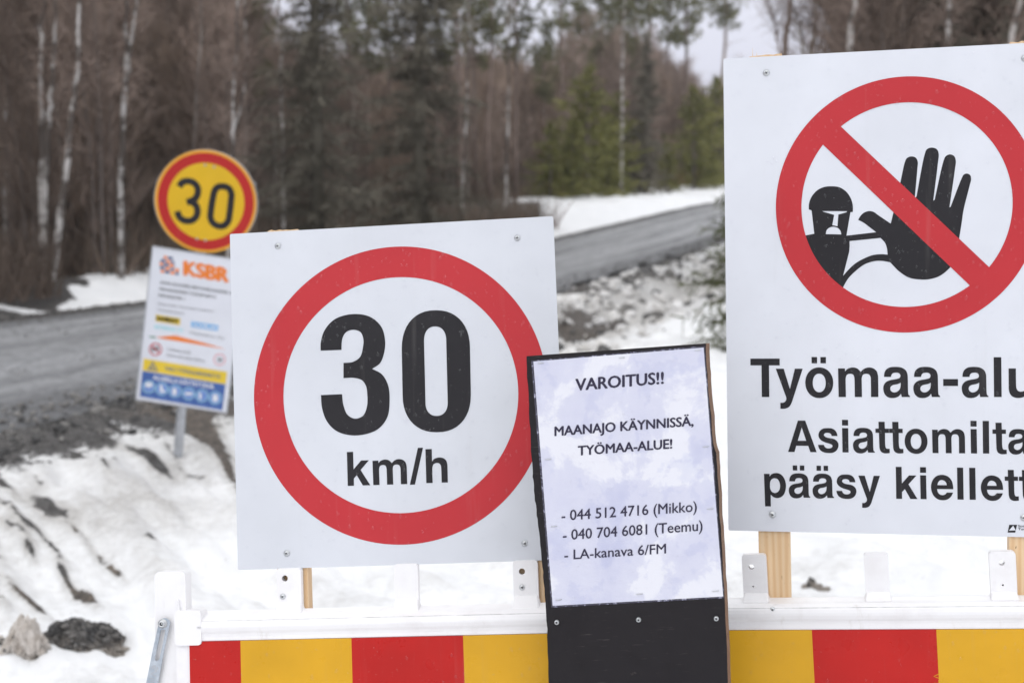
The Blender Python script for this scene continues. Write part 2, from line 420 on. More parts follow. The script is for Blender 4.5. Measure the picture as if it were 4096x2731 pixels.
M['sapling_green'] = organic('sapling_needles', [(.3, (.05, .058, .026)), (.7, (.15, .155, .075))], 3, .1)
M['twig_dark'] = organic('dark_brown_twigs', [(.3, (.095, .072, .058)), (.7, (.215, .165, .135))], 1.2, .3)
M['rust'] = organic('rusty_brush', [(.3, (.13, .07, .05)), (.7, (.27, .15, .10))], 2, .2)
m = M['clod'] = mat('frozen_gravel', (.1, .1, .1), .8, spec=.2)
v = coords(m); vo = N(m, 'ShaderNodeTexVoronoi', Scale=42); Lk(m, v, vo.inputs['Vector'])
g1 = mixc(m, .5, ramp(m, noise(m, v, 30, 6, .7), [(.3, (.03, .03, .032)), (.7, (.17, .165, .16))]), ramp(m, vo.outputs['Distance'], [(.1, (.17, .17, .175)), (.5, (.02, .02, .021))]))
g2 = ramp(m, noise(m, v, 36, 6, .7), [(.3, (.20, .175, .15)), (.7, (.46, .42, .38))])
sx = N(m, 'ShaderNodeSeparateXYZ'); Lk(m, v, sx.inputs[0])
hh = N(m, 'ShaderNodeMapRange', **{'From Min': .045, 'From Max': .085}); Lk(m, math_(m, 'ADD', sx.outputs[2], math_(m, 'MULTIPLY', math_(m, 'SUBTRACT', noise(m, v, 12, 4), .5), .14)), hh.inputs['Value'])
Lk(m, mixc(m, hh.outputs[0], g2, g1), P(m).inputs['Base Color']); bump(m, vo.outputs['Distance'], .9, .02)
m = M['ice_block'] = mat('dirty_ice', (.5, .45, .4), .6)
v = coords(m)
Lk(m, mixc(m, ramp(m, noise(m, v, 13, 5, .7), [(.56, (0, 0, 0)), (.64, (1, 1, 1))]), ramp(m, noise(m, v, 24, 5), [(.3, (.42, .37, .32)), (.7, (.66, .62, .58))]), (.10, .085, .07)), P(m).inputs['Base Color']); bump(m, noise(m, v, 30, 6), .7, .02)

# ------------------------------------------------------------------ terrain and road
def lin(y, pts): return np.interp(y, [p[0] for p in pts], [p[1] for p in pts])
XN = [(-60, -25.4), (0, -6.8), (9.9, -3.57), (23.3, .75), (36, 5.0), (58, 12.5), (90, 23), (400, 125)]
XF = [(-60, -33), (0, -12.6), (17.9, -6.5), (36, .9), (58, 8.2), (90, 18.7), (400, 118)]
ZR = [(-100, 0), (24, 0), (30, .14), (36, .3), (45, .6), (52, .85), (58, 1.02), (75, 1.4), (150, 2.4), (500, 5)]
def zr(y): return lin(y, [(p[0], p[1]) for p in ZR])
PATCH = []          # gravel patches on the near snow: x, y, half-length, half-width, angle, strength
def patch(px, py, ln, wd, tx, ty, st=1.0, soil=0.0):
    a = ground_pt(px, py, -.2); b = ground_pt(tx, ty, -.2)
    c = (a + b) / 2; d = b - a
    PATCH.append((c.x, c.y, max(d.length / 2, ln), wd, math.atan2(d.y, d.x), st, soil))
def zpatch(x0, y0, x1, y1, w_, st=1.0, soil=0.0):
    """a streak between two ground points, w_ wide as seen"""
    k = 1200 / 1664; a = ground_pt(x0 * k, 1600 + y0 * k, -.2); b = ground_pt(x1 * k, 1600 + y1 * k, -.2)
    L_ = math.hypot(x1 - x0, y1 - y0) + 1e-6; nx, ny = -(y1 - y0) / L_, (x1 - x0) / L_
    c = ground_pt((x0 + x1) / 2 * k, 1600 + (y0 + y1) / 2 * k, -.2); e = ground_pt(((x0 + x1) / 2 + nx * w_ / 2) * k, 1600 + ((y0 + y1) / 2 + ny * w_ / 2) * k, -.2)
    d = (b - a).normalized(); o_ = e - c; wd = (o_ - d * o_.dot(d)).length
    PATCH.append((c.x, c.y, (b - a).length / 2 + .02, max(wd, .018), math.atan2(d.y, d.x), st, soil))
# streaks of gravel in the snow left of the barrier
for q in ((190, 640, 320, 740, 120, 1.3), (370, 745, 490, 855, 46, 1.0, .7), (500, 865, 640, 955, 42, .7, 1), (640, 955, 690, 995, 20, .6, 1),
          (-20, 705, 100, 752, 30, 1.1), (95, 760, 235, 825, 52, 1.2), (235, 835, 345, 920, 20, 1.0), (318, 935, 392, 1025, 26, 1.0), (390, 1025, 505, 1120, 52, .95, .8), (500, 1100, 570, 1150, 30, .5, 1),
          (10, 775, 140, 850, 36, 1.1), (150, 885, 192, 932, 26, 1.0), (5, 600, 72, 640, 40, 1.2), (212, 575, 248, 598, 18, .8), (50, 1065, 160, 1140, 36, .8, .9), (150, 1120, 292, 1205, 46, .9, .7), (-30, 1130, 20, 1180, 40, .8, .8),
          (755, 415, 940, 485, 40, 1.2), (985, 455, 1160, 512, 24, 1.0), (925, 385, 1000, 440, 24, .8), (425, 455, 475, 472, 18, .9), (575, 505, 605, 528, 16, .9), (635, 480, 655, 490, 12, .7), (820, 830, 865, 862, 12, .9),
          (130, 325, 265, 392, 60, 1.1), (370, 335, 560, 405, 70, 1.1), (480, 270, 585, 330, 70, 1.0), (-20, 380, 70, 440, 60, 1.1), (600, 200, 800, 250, 60, 1.0, .4), (820, 160, 960, 260, 110, 1.2, .9), (1010, 170, 1120, 290, 130, 1.2, .9),
          (1090, 270, 1240, 390, 90, 1.2, .8), (1220, 390, 1320, 540, 60, .9, .8), (1110, 130, 1230, 190, 36, 1.1, .3), (1250, 150, 1330, 190, 40, 1.0, .2), (-40, 930, 20, 950, 24, .8), (780, 900, 880, 960, 40, .35, 1)):
    zpatch(*q)
patch(850, 1700, .3, .25, 960, 1740, .6, .6)
patch(2250, 1150, .8, .4, 2500, 1280, .55, .5)
patch(2420, 1180, .8, .4, 2700, 1150, .5, .4)
patch(1080, 2290, .1, .06, 1230, 2330, .55, 1)
patch(1040, 2420, .05, .04, 1080, 2420, .6, 1)
patch(930, 2060, .2, .1, 960, 2150, .4, 1)
patch(3330, 2280, .1, .02, 3430, 2270, .45, .5)
patch(2330, 1330, .6, .40, 2480, 1290, 1.4, .5)
patch(2260, 1290, .3, .25, 2340, 1350, 1.0, .6)
patch(3090, 2230, .1, .05, 3200, 2260, .35, 1)
def terrain(x, y):
    dn = x - lin(y, XN)                      # metres on our side of the road edge
    df = lin(y, XF) - x                      # metres beyond its far edge
    z = zr(y) + 0 * x
    lump = fbm(x * .9, y * .9, 4, 3) * .16 + fbm(x * 3.2, y * 3.2, 4, 9) * .09 + np.abs(fbm(x * 7.5, y * 7.5, 3, 13)) * .05
    c, s = math.cos(-1.05), math.sin(-1.05)
    st = fbm((x * c + y * s) * .8, (-x * s + y * c) * 4.2, 4, 21)      # furrows running down the bank
    # near side: shoulder, shallow ditch, then the snow field in front
    near = sstep(.3, 3.2, dn) * -.22
    near = near - .16 * np.exp(-((dn - 1.7) / .7) ** 2) * sstep(11, 15, y) + .16 * np.exp(-((dn - 3.3) / .9) ** 2) * sstep(11, 15, y)
    z = z + np.where(dn > 0, near + (lump + st * (.20 + .16 * sstep(12, 15, y) * sstep(5, 2.5, dn))) * sstep(.15, 1.2, dn), 0)
    # far side: ploughed bank
    hb = lin(y, [(0, .1), (18, .22), (21, .30), (26, .30), (33, .22), (39.3, .18), (42, .60), (47, .50), (60, .30), (90, .25), (400, .3)])
    far = hb * (sstep(.25, 1.7, df) - .35 * sstep(2.2, 4.5, df) * sstep(42, 38, y))
    z = z + np.where(df > 0, far + (lump * .9 + .25 * fbm(x * .45, y * .45, 3, 31)) * sstep(.2, 1.2, df), 0)
    onroad = (dn <= .05) & (df <= .05)
    z = np.where(onroad, z - .05, z)
    # gravel mask
    d1 = sstep(1.5, .42, dn) * sstep(22, 8, y) * 1.0 + sstep(.9, .1, dn) * sstep(12, 22, y) * .8
    d1 = d1 + st * 1.7 * sstep(3.0, .6, dn) * sstep(.1, .5, dn)
    back = 2.6 + 2.4 * sstep(39, 42, y)
    d2 = sstep(.75, .1, df) + sstep(back, back + 1.6, df) * .95
    d2 = np.maximum(d2, sstep(.25, -.35, x - .021 * y) * sstep(50, 46, y) * sstep(31, 34, y) * sstep(.5, 1.1, df))
    wv = x + .311 * y - .22 * np.clip(df - .5, 0, 2) + fbm(x * 2, y * 2, 3, 91) * .7
    leftdark = sstep(.02, -.30, wv) * sstep(.1, .5, df) * sstep(40, 30, y)      # brush and leaf litter, no snow left, on the verge at far left
    leftdark = leftdark * (1 - .95 * np.exp(-((y - 19.2) / .22) ** 2) * sstep(1.6, 1.1, df))
    d2 = np.maximum(d2, leftdark)
    dirt = np.where(dn > 0, d1, np.where(df > 0, d2, 1.0))
    soil = np.where(df > 2.0, .8, .15) + 0 * x
    ditch = np.exp(-((dn - 1.5) / .8) ** 2) * sstep(13, 16, y) * sstep(38, 24, y)
    grime = np.where(dn > 0, sstep(2.6, .4, dn) * (.58 - .24 * sstep(13, 17, y)) + .35 * np.exp(-((dn - 2.0) / 1.2) ** 2), .0)
    grime = grime + ditch * .35 + st * .5 * sstep(4.5, 1, dn) * sstep(0, .3, dn)
    dirt = dirt + ditch * (.30 + st * 1.2 + fbm(x * 1.6, y * 1.6, 3, 44) * .7) * sstep(20.5, 18, y)
    grime = grime + np.where(dn > 1.5, .20 + fbm(x * 1.4, y * 1.4, 5, 52) * .8 + st * .35, 0)
    for (cx, cy, ln, wd, an, s_, so_) in PATCH:
        u = (x - cx) * math.cos(an) + (y - cy) * math.sin(an); w_ = -(x - cx) * math.sin(an) + (y - cy) * math.cos(an)
        wob = fbm(x * 6, y * 6, 3, 61) * .9
        g = np.clip((1.5 - np.sqrt((u / ln) ** 2 + (w_ / wd) ** 2)) * 1.15 + wob * 1.2, 0, 1)
        dirt = dirt + g * s_ * .74; soil = np.where(g > .2, np.maximum(soil, so_), soil)
        z = z + np.clip(g, 0, .8) * .02
        grime = grime + np.clip(1.9 - np.sqrt((u / ln) ** 2 + (w_ / wd) ** 2) + wob, 0, 1) * .35 * s_
    return z, np.clip(dirt, 0, 1), np.clip(grime, 0, 1), np.clip(soil, 0, 1)
def ground_z(x, y):
    return float(terrain(np.array([float(x)]), np.array([float(y)]))[0][0])

rad = np.concatenate([[.3], np.geomspace(1.2, 130, 400), [170, 230, 320, 460]])
ang = np.concatenate([np.linspace(R(-180), R(-34), 40)[:-1], np.linspace(R(-34), R(34), 560), np.linspace(R(34), R(180), 40)[1:-1]])
RR, AA = np.meshgrid(rad, ang, indexing='ij')
X = RR * np.sin(AA); Y = RR * np.cos(AA)
Z, D, G, SO = terrain(X.ravel(), Y.ravel())
na = len(ang); nr = len(rad)
V = np.stack([X.ravel(), Y.ravel(), Z], 1)
I, J = np.meshgrid(np.arange(nr - 1), np.arange(na), indexing='ij')
J2 = (J + 1) % na
Q = np.stack([I * na + J, I * na + J2, (I + 1) * na + J2, (I + 1) * na + J], -1).reshape(-1, 4)[:, ::-1]
me = bpy.data.meshes.new('ground')
me.vertices.add(len(V)); me.vertices.foreach_set('co', V.ravel())
me.loops.add(Q.size); me.loops.foreach_set('vertex_index', Q.ravel().astype(np.int32))
me.polygons.add(len(Q)); me.polygons.foreach_set('loop_start', np.arange(0, Q.size, 4, dtype=np.int32))
me.polygons.foreach_set('use_smooth', np.ones(len(Q), bool))
me.update(calc_edges=True)
ca = me.color_attributes.new('ground', 'FLOAT_COLOR', 'POINT')
ca.data.foreach_set('color', np.stack([D, G, SO, np.ones_like(D)], 1).ravel())
me.materials.append(M['terrain'])
o = bpy.data.objects.new('ground', me); COL.objects.link(o)
tag(o, 'snow covered ground with dark gravel streaks and roadside banks', 'ground', kind='structure')

ys = np.concatenate([np.linspace(-40, 4, 30), np.linspace(4.3, 60, 240), np.linspace(61, 300, 60)])
us = np.linspace(0, 1, 41)
V = []; UV = []
for y in ys:
    a, b = lin(y, XF) - .12, lin(y, XN) + .12
    for u in us:
        jx = (float(vnoise(np.array([y * 1.3]), np.array([u * 2.0]), 71)[0]) - .5) * .8 * (1 if u in (0., 1.) else .3)
        x = a + (b - a) * u + jx
        rut = -.025 * (math.exp(-((u - .3) / .06) ** 2) + math.exp(-((u - .64) / .06) ** 2))
        zz = float(zr(y)) + .004 + .05 * (1 - (2 * u - 1) ** 2) + rut + (float(fbm(np.array([x * 1.5]), np.array([y * 1.5]), 3, 81)[0])) * .03
        if u in (0., 1.): zz -= .05
        V.append((x, y, zz)); UV.append((u, y))
k = len(us)
fs = [(i * k + j, i * k + j + 1, (i + 1) * k + j + 1, (i + 1) * k + j) for i in range(len(ys) - 1) for j in range(k - 1)]
me = bpy.data.meshes.new('road'); me.from_pydata(V, [], fs); me.materials.append(M['road'])
uvl = me.uv_layers.new(name='UVMap')
for lp in me.loops: uvl.data[lp.index].uv = UV[lp.vertex_index]
me.polygons.foreach_set('use_smooth', [True] * len(me.polygons))
o = bpy.data.objects.new('road', me); COL.objects.link(o)
tag(o, 'wet grey gravel road curving past the forest', 'road', kind='structure')

# ------------------------------------------------------------------ lettering
GL = {   # heavy grotesque letters: outlines with x from the left edge, y down, baseline 772, cap height 668
 'T': [[(57,104,'c'),(567,104,'c'),(567,221,'c'),(380,221,'c'),(380,772,'c'),(250,772,'c'),(250,221,'c'),(57,221,'c')]],
 'y': [[(498,280,'c'),(636,280,'c'),(741,632,'c'),(831,280,'c'),(966,280,'c'),(830,690),(795,795),(765,880),(720,945),(655,973),(572,976,'c'),(572,873,'c'),(630,868),(668,835),(676,790),(660,735,'c')]],
 'o': [ell(1253,524,243,267,56,2.1), ell(1252,527,113,162,48,2.15)],
 'm': [[(1583,275,'c'),(1703,275,'c'),(1703,326,'c'),(1745,285),(1830,258),(1915,275),(1978,335,'c'),(2030,285),(2115,258),(2200,275),(2255,325),(2277,400),(2280,480),(2280,772,'c'),(2152,772,'c'),(2152,480),(2149,430),(2125,383),(2072,367),(2015,385),(1994,440),(1993,500),(1995,772,'c'),(1870,772,'c'),(1868,480),(1864,430),(1845,383),(1793,367),(1738,385),(1715,440),(1713,500),(1715,772,'c'),(1588,772,'c')]],
 'n': [[(1583,275,'c'),(1703,275,'c'),(1703,335,'c'),(1750,285),(1850,258),(1945,275),(2000,325),(2022,400),(2024,480),(2024,772,'c'),(1897,772,'c'),(1895,480),(1890,430),(1865,385),(1810,367),(1745,390),(1716,445),(1713,500),(1715,772,'c'),(1588,772,'c')]],
 'h': [[(1583,80,'c'),(1712,80,'c'),(1712,335,'c'),(1755,285),(1850,258),(1945,275),(2000,325),(2022,400),(2024,480),(2024,772,'c'),(1897,772,'c'),(1895,480),(1890,430),(1865,385),(1810,367),(1745,390),(1718,445),(1713,500),(1713,772,'c'),(1583,772,'c')]],
 'a': [[(118,422,'c'),(125,360),(150,305),(210,262),(320,247),(430,262),(500,310),(528,375),(533,450),(537,690),(545,735),(567,752,'c'),(567,772,'c'),(425,772,'c'),(412,714,'c'),(370,760),(310,785),(250,790),(185,775),(130,725),(105,640),(112,570),(150,515),(215,482),(330,460),(390,440),(406,405),(395,370),(365,352),(320,348),(275,358),(250,385),(240,422,'c')],[(409,523,'c'),(360,545),(270,565),(235,592),(225,630),(240,668),(285,692),(340,682),(388,640),(405,590)]],
 '-': [[(1147,460,'c'),(1405,460,'c'),(1405,580,'c'),(1147,580,'c')]],
 'l': [[(2032,80,'c'),(2165,80,'c'),(2165,772,'c'),(2032,772,'c')]],
 '/': [[(1613,35,'c'),(1718,35,'c'),(1533,782,'c'),(1430,782,'c')]],
 'k': [[(0,80,'c'),(127,80,'c'),(127,440,'c'),(285,263,'c'),(445,263,'c'),(270,455,'c'),(460,772,'c'),(308,772,'c'),(190,560,'c'),(127,625,'c'),(127,772,'c'),(0,772,'c')]],
}
def conv(polys, s, base): return [[(p[0] * s, 772 + (p[1] - base) * s) + tuple(p[2:]) for p in q] for q in polys]
GL['e'] = conv([[(1114,462,'c'),(1110,400),(1090,320),(1040,252),(980,222),(910,212),(830,232),(765,290),(728,380),(725,460),(750,550),(800,615),(860,648),(930,657),(1000,645),(1065,600),(1110,522,'c'),(1000,522,'c'),(970,555),(920,568),(870,552),(840,512),(830,462,'c')],[(835,393,'c'),(850,345),(880,312),(915,303),(960,318),(990,350),(1000,393,'c')]], 1.236, 642)
GL['i'] = conv([[(537,77,'c'),(642,77,'c'),(642,175,'c'),(537,175,'c')]], 1.236, 637)
GL['i2'] = conv([[(537,220,'c'),(642,220,'c'),(644,637,'c'),(539,637,'c')]], 1.236, 637)
GL['t'] = conv([[(2074,133,'c'),(2180,133,'c'),(2182,250,'c'),(2252,250,'c'),(2252,323,'c'),(2184,323,'c'),(2189,560),(2203,590),(2235,597),(2260,594,'c'),(2262,668,'c'),(2220,674),(2160,672),(2108,642),(2088,590),(2084,530),(2080,323,'c'),(2020,323,'c'),(2020,250,'c'),(2076,250,'c')]], 1.236, 664)
GL['A'] = conv([[(70,803,'c'),(220,803,'c'),(265,655,'c'),(545,655,'c'),(595,803,'c'),(742,803,'c'),(482,65,'c'),(310,65,'c')],[(300,538,'c'),(500,538,'c'),(398,222,'c')]], .905, 803)
GL['s'] = conv([[(1238,425,'c'),(1225,360),(1180,290),(1110,250),(1010,242),(900,255),(825,310),(793,390),(800,460),(850,525),(930,570),(1060,610),(1108,635),(1118,665),(1095,700),(1030,718),(975,710),(935,680),(915,635,'c'),(780,635,'c'),(790,690),(830,760),(900,805),(1020,826),(1130,815),(1210,765),(1255,680),(1255,600),(1220,540),(1150,495),(980,460),(935,430),(918,400),(935,370),(980,352),(1040,355),(1085,380),(1100,425,'c')]], .905, 808)
GL['p'] = conv([[(82,262,'c'),(187,262,'c'),(187,312,'c'),(225,268),(310,245),(390,265),(455,335),(488,440),(485,540),(450,640),(390,695),(320,712),(255,695),(202,650,'c'),(202,870,'c'),(95,870,'c')],[(190,480),(200,400),(235,355),(285,343),(335,360),(370,420),(380,490),(365,560),(325,605),(275,618),(225,595),(195,540)]], 1.16, 698)
GL['u'] = [[(2024 + 1583 - p[0], 275 + 772 - p[1]) + tuple(p[2:]) for p in q] for q in GL['n']]
DOTS = lambda cx: [[(cx-128,77,'c'),(cx-32,77,'c'),(cx-32,185,'c'),(cx-128,185,'c')], [(cx+26,77,'c'),(cx+122,77,'c'),(cx+122,185,'c'),(cx+26,185,'c')]]
def glyph(mb, fr, ch, left, base, sx, sy, slope=0, lean=0, y=-.0005):
    """lay one letter on a frame: left edge and baseline in photo pixels"""
    real = {'ö': 'o', 'ä': 'a'}.get(ch, ch)
    polys = GL[real]; x0 = min(p[0] for q in polys for p in q)
    sets = [polys] + ([GL['i2']] if ch == 'i' else [])
    if ch in 'öä':
        cx = (min(p[0] for p in polys[0]) + max(p[0] for p in polys[0])) / 2 - (10 if ch == 'ä' else 2)
        sets += [[d] for d in DOTS(cx)]
    for ps in sets:
        out = []
        for q in ps:
            q2 = q if len(q) > 40 else smooth(q, 6)
            out.append(fr.map([(left + (p[0] - x0) * sx + (772 - p[1]) * lean * sy, base + (p[1] - 772) * sy + (p[0] - x0) * sx * slope) for p in q2]))
        mb.flat(out, y)

def thin_text(mb, fr, s, left, right, base_l, base_r, cap, bold=0.0, y=-.0005, lean=0.0, mi=0, n=1):
    """a line of plain text fitted between two photo points"""
    cu = bpy.data.curves.new('line', 'FONT'); cu.body = s; cu.offset = 0; cu.resolution_u = 3
    o = bpy.data.objects.new('line', cu); COL.objects.link(o)
    dg = bpy.context.evaluated_depsgraph_get(); me = bpy.data.meshes.new_from_object(o.evaluated_get(dg))
    vs = np.array([v.co[:2] for v in me.vertices]); fs = [tuple(p.vertices) for p in me.polygons]
    x0, x1 = vs[:, 0].min(), vs[:, 0].max()
    px = bold * cap * 1.35                      # heavier lines: the letter printed again a hair to each side
    shifts = [(0, 0)] if px <= 0 else [(-1, 0), (1, 0), (0, -.55), (0, .55), (-.5, .3), (.5, -.3)]
    for q, (sx_, sy_) in enumerate(shifts):
        out = []; yy = y - q * .00006 * (1 if cap > 8 else 3)
        for vx, vy in vs:
            t = (vx - x0) / (x1 - x0)
            out.append(fr.uv(left + px + (right - left - 2 * px) * t + lean * vy * cap / .69 + sx_ * px, base_l + (base_r - base_l) * t - vy * cap / .69 + sy_ * px, yy))
        mb.add([(u, yy, w) for u, w in out], fs, mi)
    bpy.data.objects.remove(o); bpy.data.curves.remove(cu); bpy.data.meshes.remove(me)

def screw(name, parent, u, v, r, y=0, rot=0.3, flare=1.0, recess=True):
    mb = MB()
    mb.lathe([(r * 1.25 * flare, y), (r * 1.25 * flare, y - .0008), (r, y - .0012), (r * .92, y - .0024), (r * .6, y - .0034), (r * .2, y - .0037)], 16, c=(u, 0, v))
    o = mb.build(name, [M['screw_head'], M['recess']], parent)
    if recess:
        c, s = math.cos(rot), math.sin(rot)
        for dx, dz in ((c, s), (-s, c)):
            q = []
            for a, b in ((-.55, -.13), (.55, -.13), (.55, .13), (-.55, .13)):
                q.append((u + r * (a * dx - b * dz), v + r * (a * dz + b * dx)))
            mb.flat([q], y - .0041 - (.0002 if dx == c else 0), 1)
        me = mb.mesh(name, [M['screw_head'], M['recess']]); o.data = me
    return o

def drops(parent, u0, u1, v0, v1, n, rmin, rmax, seed, inside=None, y=0, top_bias=0.0):
    """rain drops clinging to a sheet"""
    r_ = random.Random(seed); mb = MB(); k = 0
    while k < n:
        u = r_.uniform(u0, u1); v = r_.uniform(v0, v1)
        if top_bias and r_.random() < top_bias * (v1 - v) / (v1 - v0): continue
        if inside and not inside(u, v): continue
        k += 1
        r = rmin + (rmax - rmin) * r_.random() ** 3.2
        st = r_.uniform(1.0, 1.55); sk = r_.uniform(-.2, .2); nn = 8
        vs = [(u, y - r * .34, v - r * .15 * st)]
        for q, (f, h) in enumerate(((.55, .27), (.88, .11), (1.0, .0))):
            for i in range(nn):
                a = 2 * math.pi * i / nn; zz = math.sin(a) * st
                wv = 1.0 if zz < 0 else 1 - .22 * zz
                vs.append((u + r * f * math.cos(a) * wv + sk * r * zz * f, y - r * h - .0002, v + r * f * zz))
        fs = [(0, 1 + i, 1 + (i + 1) % nn) for i in range(nn)]
        for q in range(2):
            fs += [(1 + q * nn + i, 1 + (q + 1) * nn + i, 1 + (q + 1) * nn + (i + 1) % nn, 1 + q * nn + (i + 1) % nn) for i in range(nn)]
        mb.add(vs, fs, 0, True)
    o = mb.build('rain_drops', M['water'], parent); o['kind'] = 'stuff'; return o

# ------------------------------------------------------------------ square 30 km/h sign
FL = Frame((-10.33, -3.26, -5.29), (-.2117, 2.5529, 1.3287))
sign = FL.root('speed_limit_sign')
tag(sign, 'square white 30 km/h sign with red ring screwed to battens above the striped barrier', 'sign')
mb = MB(); mb.slab([rrect(-.3, .3, -.3077, .3077, .003)], 0, .004); mb.build('panel', M['sign_white'], sign)
c0 = (.0076, -.0022)
mb = MB(); mb.flat([ell(c0[0], c0[1], .2697, .2697, 160), ell(c0[0] + .001, c0[1], .2155, .2135, 160)], -.0004); mb.build('red_ring', M['sign_red'], sign)
A = cr(.5782, 900, 840)
three = [(662,972,'c'),(663,915),(690,830),(760,755),(880,720),(1000,737),(1080,805),(1108,905),(1098,1000),(1072,1060),(1018,1098,'c'),(1085,1135),(1128,1210),(1139,1310),(1122,1435),(1050,1520),(905,1558),(780,1532),(708,1465),(672,1370),(664,1279,'c'),(810,1273,'c'),(820,1350),(848,1415),(900,1442),(955,1422),(982,1360),(985,1280),(975,1215),(945,1175),(890,1160),(820,1162,'c'),(820,1057,'c'),(885,1050),(935,1015),(956,940),(957,890),(938,845),(888,828),(838,845),(812,890),(806,967,'c')]
zo = []
def cap0(cx, cyt, cyb, rx, ryt, ryb, sk, n=22, e=2.25):
    q = []
    for i in range(n + 1):
        a = math.pi * i / n; q.append((cx + rx * math.copysign(abs(math.cos(a)) ** (2 / e), math.cos(a)) - sk, cyt - ryt * math.sin(a) ** (2 / e)))
    for i in range(n + 1):
        a = math.pi + math.pi * i / n; q.append((cx + rx * math.copysign(abs(math.cos(a)) ** (2 / e), math.cos(a)) + sk, cyb + ryb * abs(math.sin(a)) ** (2 / e)))
    return q
mb = MB(); mb.flat([FL.map(A(smooth(three, 8)))], -.0005)
mb.flat([FL.map(A(cap0(1462, 960, 1275, 236, 267, 261, 3))), FL.map(A(cap0(1459, 905, 1330, 77, 100, 93, 5)))], -.0005)
mb.build('number', M['sign_black'], sign)
mb = MB()
for ch, lx, b in (('k', 160, 830), ('m', 678, 814), ('/', 1430, 796), ('h', 1766, 773)):
    glyph(mb, FL, ch, 1360 + lx * .19558, 1780 + b * .19558, .19558, .19558, -.033, -.027)
mb.build('unit_text', M['sign_black'], sign)
for i, (x, y, r) in enumerate(((366, 250, .0046), (2022, 194, .0046))):
    u, v = FL.uv(900 + x * .5782, 840 + y * .5782); screw('screw', sign, u, v, r, 0, .4 + i)
for i, (x, y, r) in enumerate(((428, 1162, .0046), (2073, 1094, .0046))):
    u, v = FL.uv(900 + x * .5782, 1540 + y * .5782); screw('screw', sign, u, v, r, 0, .9 + i)
drops(sign, -.295, .295, -.303, .303, 1500, .0007, .0034, 3, y=-.0006, top_bias=.55)

# ------------------------------------------------------------------ no-entry sign
FR = Frame((-3.41, -1.81, -12.94), (.6938, 2.5, 1.5138))
sg = FR.root('prohibition_sign')
tag(sg, 'tall white no entry site sign with a black raised hand crossed by a red bar', 'sign')
W2, H2 = .3145, .4267
mb = MB(); mb.slab([rrect(-W2, W2, -H2, H2, .003)], 0, .004); mb.build('panel', M['sign_white2'], sg)
C4 = cr(.87097, 2800, 0)
bar = FR.map(C4([(610, 547), (1370, 1267), (1283, 1353), (527, 629)]))
mb = MB(); mb.flat([ell(0, .1554, .2239, .2239, 170), ell(0, .1554, .1789, .1789, 160)], -.0006)
mb.flat([bar], -.0008); mb.build('red_ring_and_bar', M['sign_red'], sg)
PC = cr(.44643, 3100, 500)
man = [(352,975,'c'),(328,765,'c'),(303,758,'c'),(306,700),(330,640),(380,585),(440,557),(510,550),(580,560),(640,600),(680,660),(697,720),(698,779,'c'),(676,782,'c'),(640,992,'c'),(907,961,'c'),(850,918),(800,880),(745,850,'c'),(770,810),(800,785),(845,772),(885,780),(920,805,'c'),(1037,884,'c'),(1060,790,'c'),(1122,522,'c'),(1165,330),(1182,298),(1222,283),(1262,295),(1279,330),(1275,400),(1252,660,'c'),(1268,640,'c'),(1345,250),(1362,218),(1405,204),(1450,219),(1467,260),(1460,340),(1418,678,'c'),(1430,672,'c'),(1511,320),(1530,281),(1568,265),(1605,280),(1620,320),(1612,400),(1563,738,'c'),(1573,735,'c'),(1672,480),(1690,447),(1718,436),(1748,450),(1757,485),(1745,540),(1690,760),(1672,880),(1648,1030),(1625,1190),(1570,1275),(1480,1350),(1390,1380),(1300,1384),(1200,1367),(1110,1310),(1060,1260),(1032,1230,'c'),(960,1218),(890,1220),(800,1250),(720,1310),(660,1370),(628,1420),(605,1465,'c'),(590,1500,'c'),(450,1450,'c'),(290,1250,'c'),(200,1003,'c'),(272,990,'c')]
eyes = [(422,772,'c'),(646,773,'c'),(640,783,'c'),(568,803,'c'),(560,908,'c'),(513,898,'c'),(530,806,'c'),(440,780,'c')]
mouth = [(455,978,'c'),(462,945),(485,922),(525,912),(565,925),(588,952),(594,981,'c')]
gap = [(668,1040,'c'),(945,1012,'c'),(985,1055),(1003,1105),(1009,1162,'c'),(960,1158),(880,1165),(800,1195),(720,1240),(655,1300),(610,1352,'c'),(665,1135,'c'),(669,1085,'c')]
mb = MB(); mb.flat([FR.map(PC(smooth(q, 6))) for q in (man, eyes, mouth, gap)], -.0004); mb.build('hand_figure', M['sign_black'], sg)
mb = MB()
for ch, lx in (('T', 2990 + 57 * .2296), ('y', 2990 + 498 * .2296), ('ö', 2990 + 1010 * .2296), ('m', 2990 + 1583 * .2296), ('a', 3510 + 103 * .2296), ('a', 3510 + 627 * .2296), ('-', 3510 + 1147 * .2296), ('a', 3510 + 1470 * .2296), ('l', 3510 + 2030 * .2296), ('u', 3510 + 2288 * .2296), ('e', 4152)):
    glyph(mb, FR, ch, lx, 1587.2, .2296, .2296, 0, -.010)
mb.build('heading_text', M['sign_black'], sg)
mb = MB()
for ch, lx in (('A', 2880 + 527 * .517), ('s', 2880 + 760 * .517), ('i', 2880 + 947 * .517), ('a', 2880 + 1030 * .517), ('t', 2880 + 1205 * .517), ('t', 2880 + 1311 * .517), ('o', 2880 + 1430 * .517), ('m', 2880 + 1643 * .517), ('i', 2880 + 1941 * .517), ('l', 2880 + 2035 * .517), ('t', 2880 + 2110 * .517), ('a', 2880 + 2231 * .517)):
    glyph(mb, FR, ch, lx, 1806.6 + (lx - 3160) * .0079, .1879, .1879, .008, -.013)
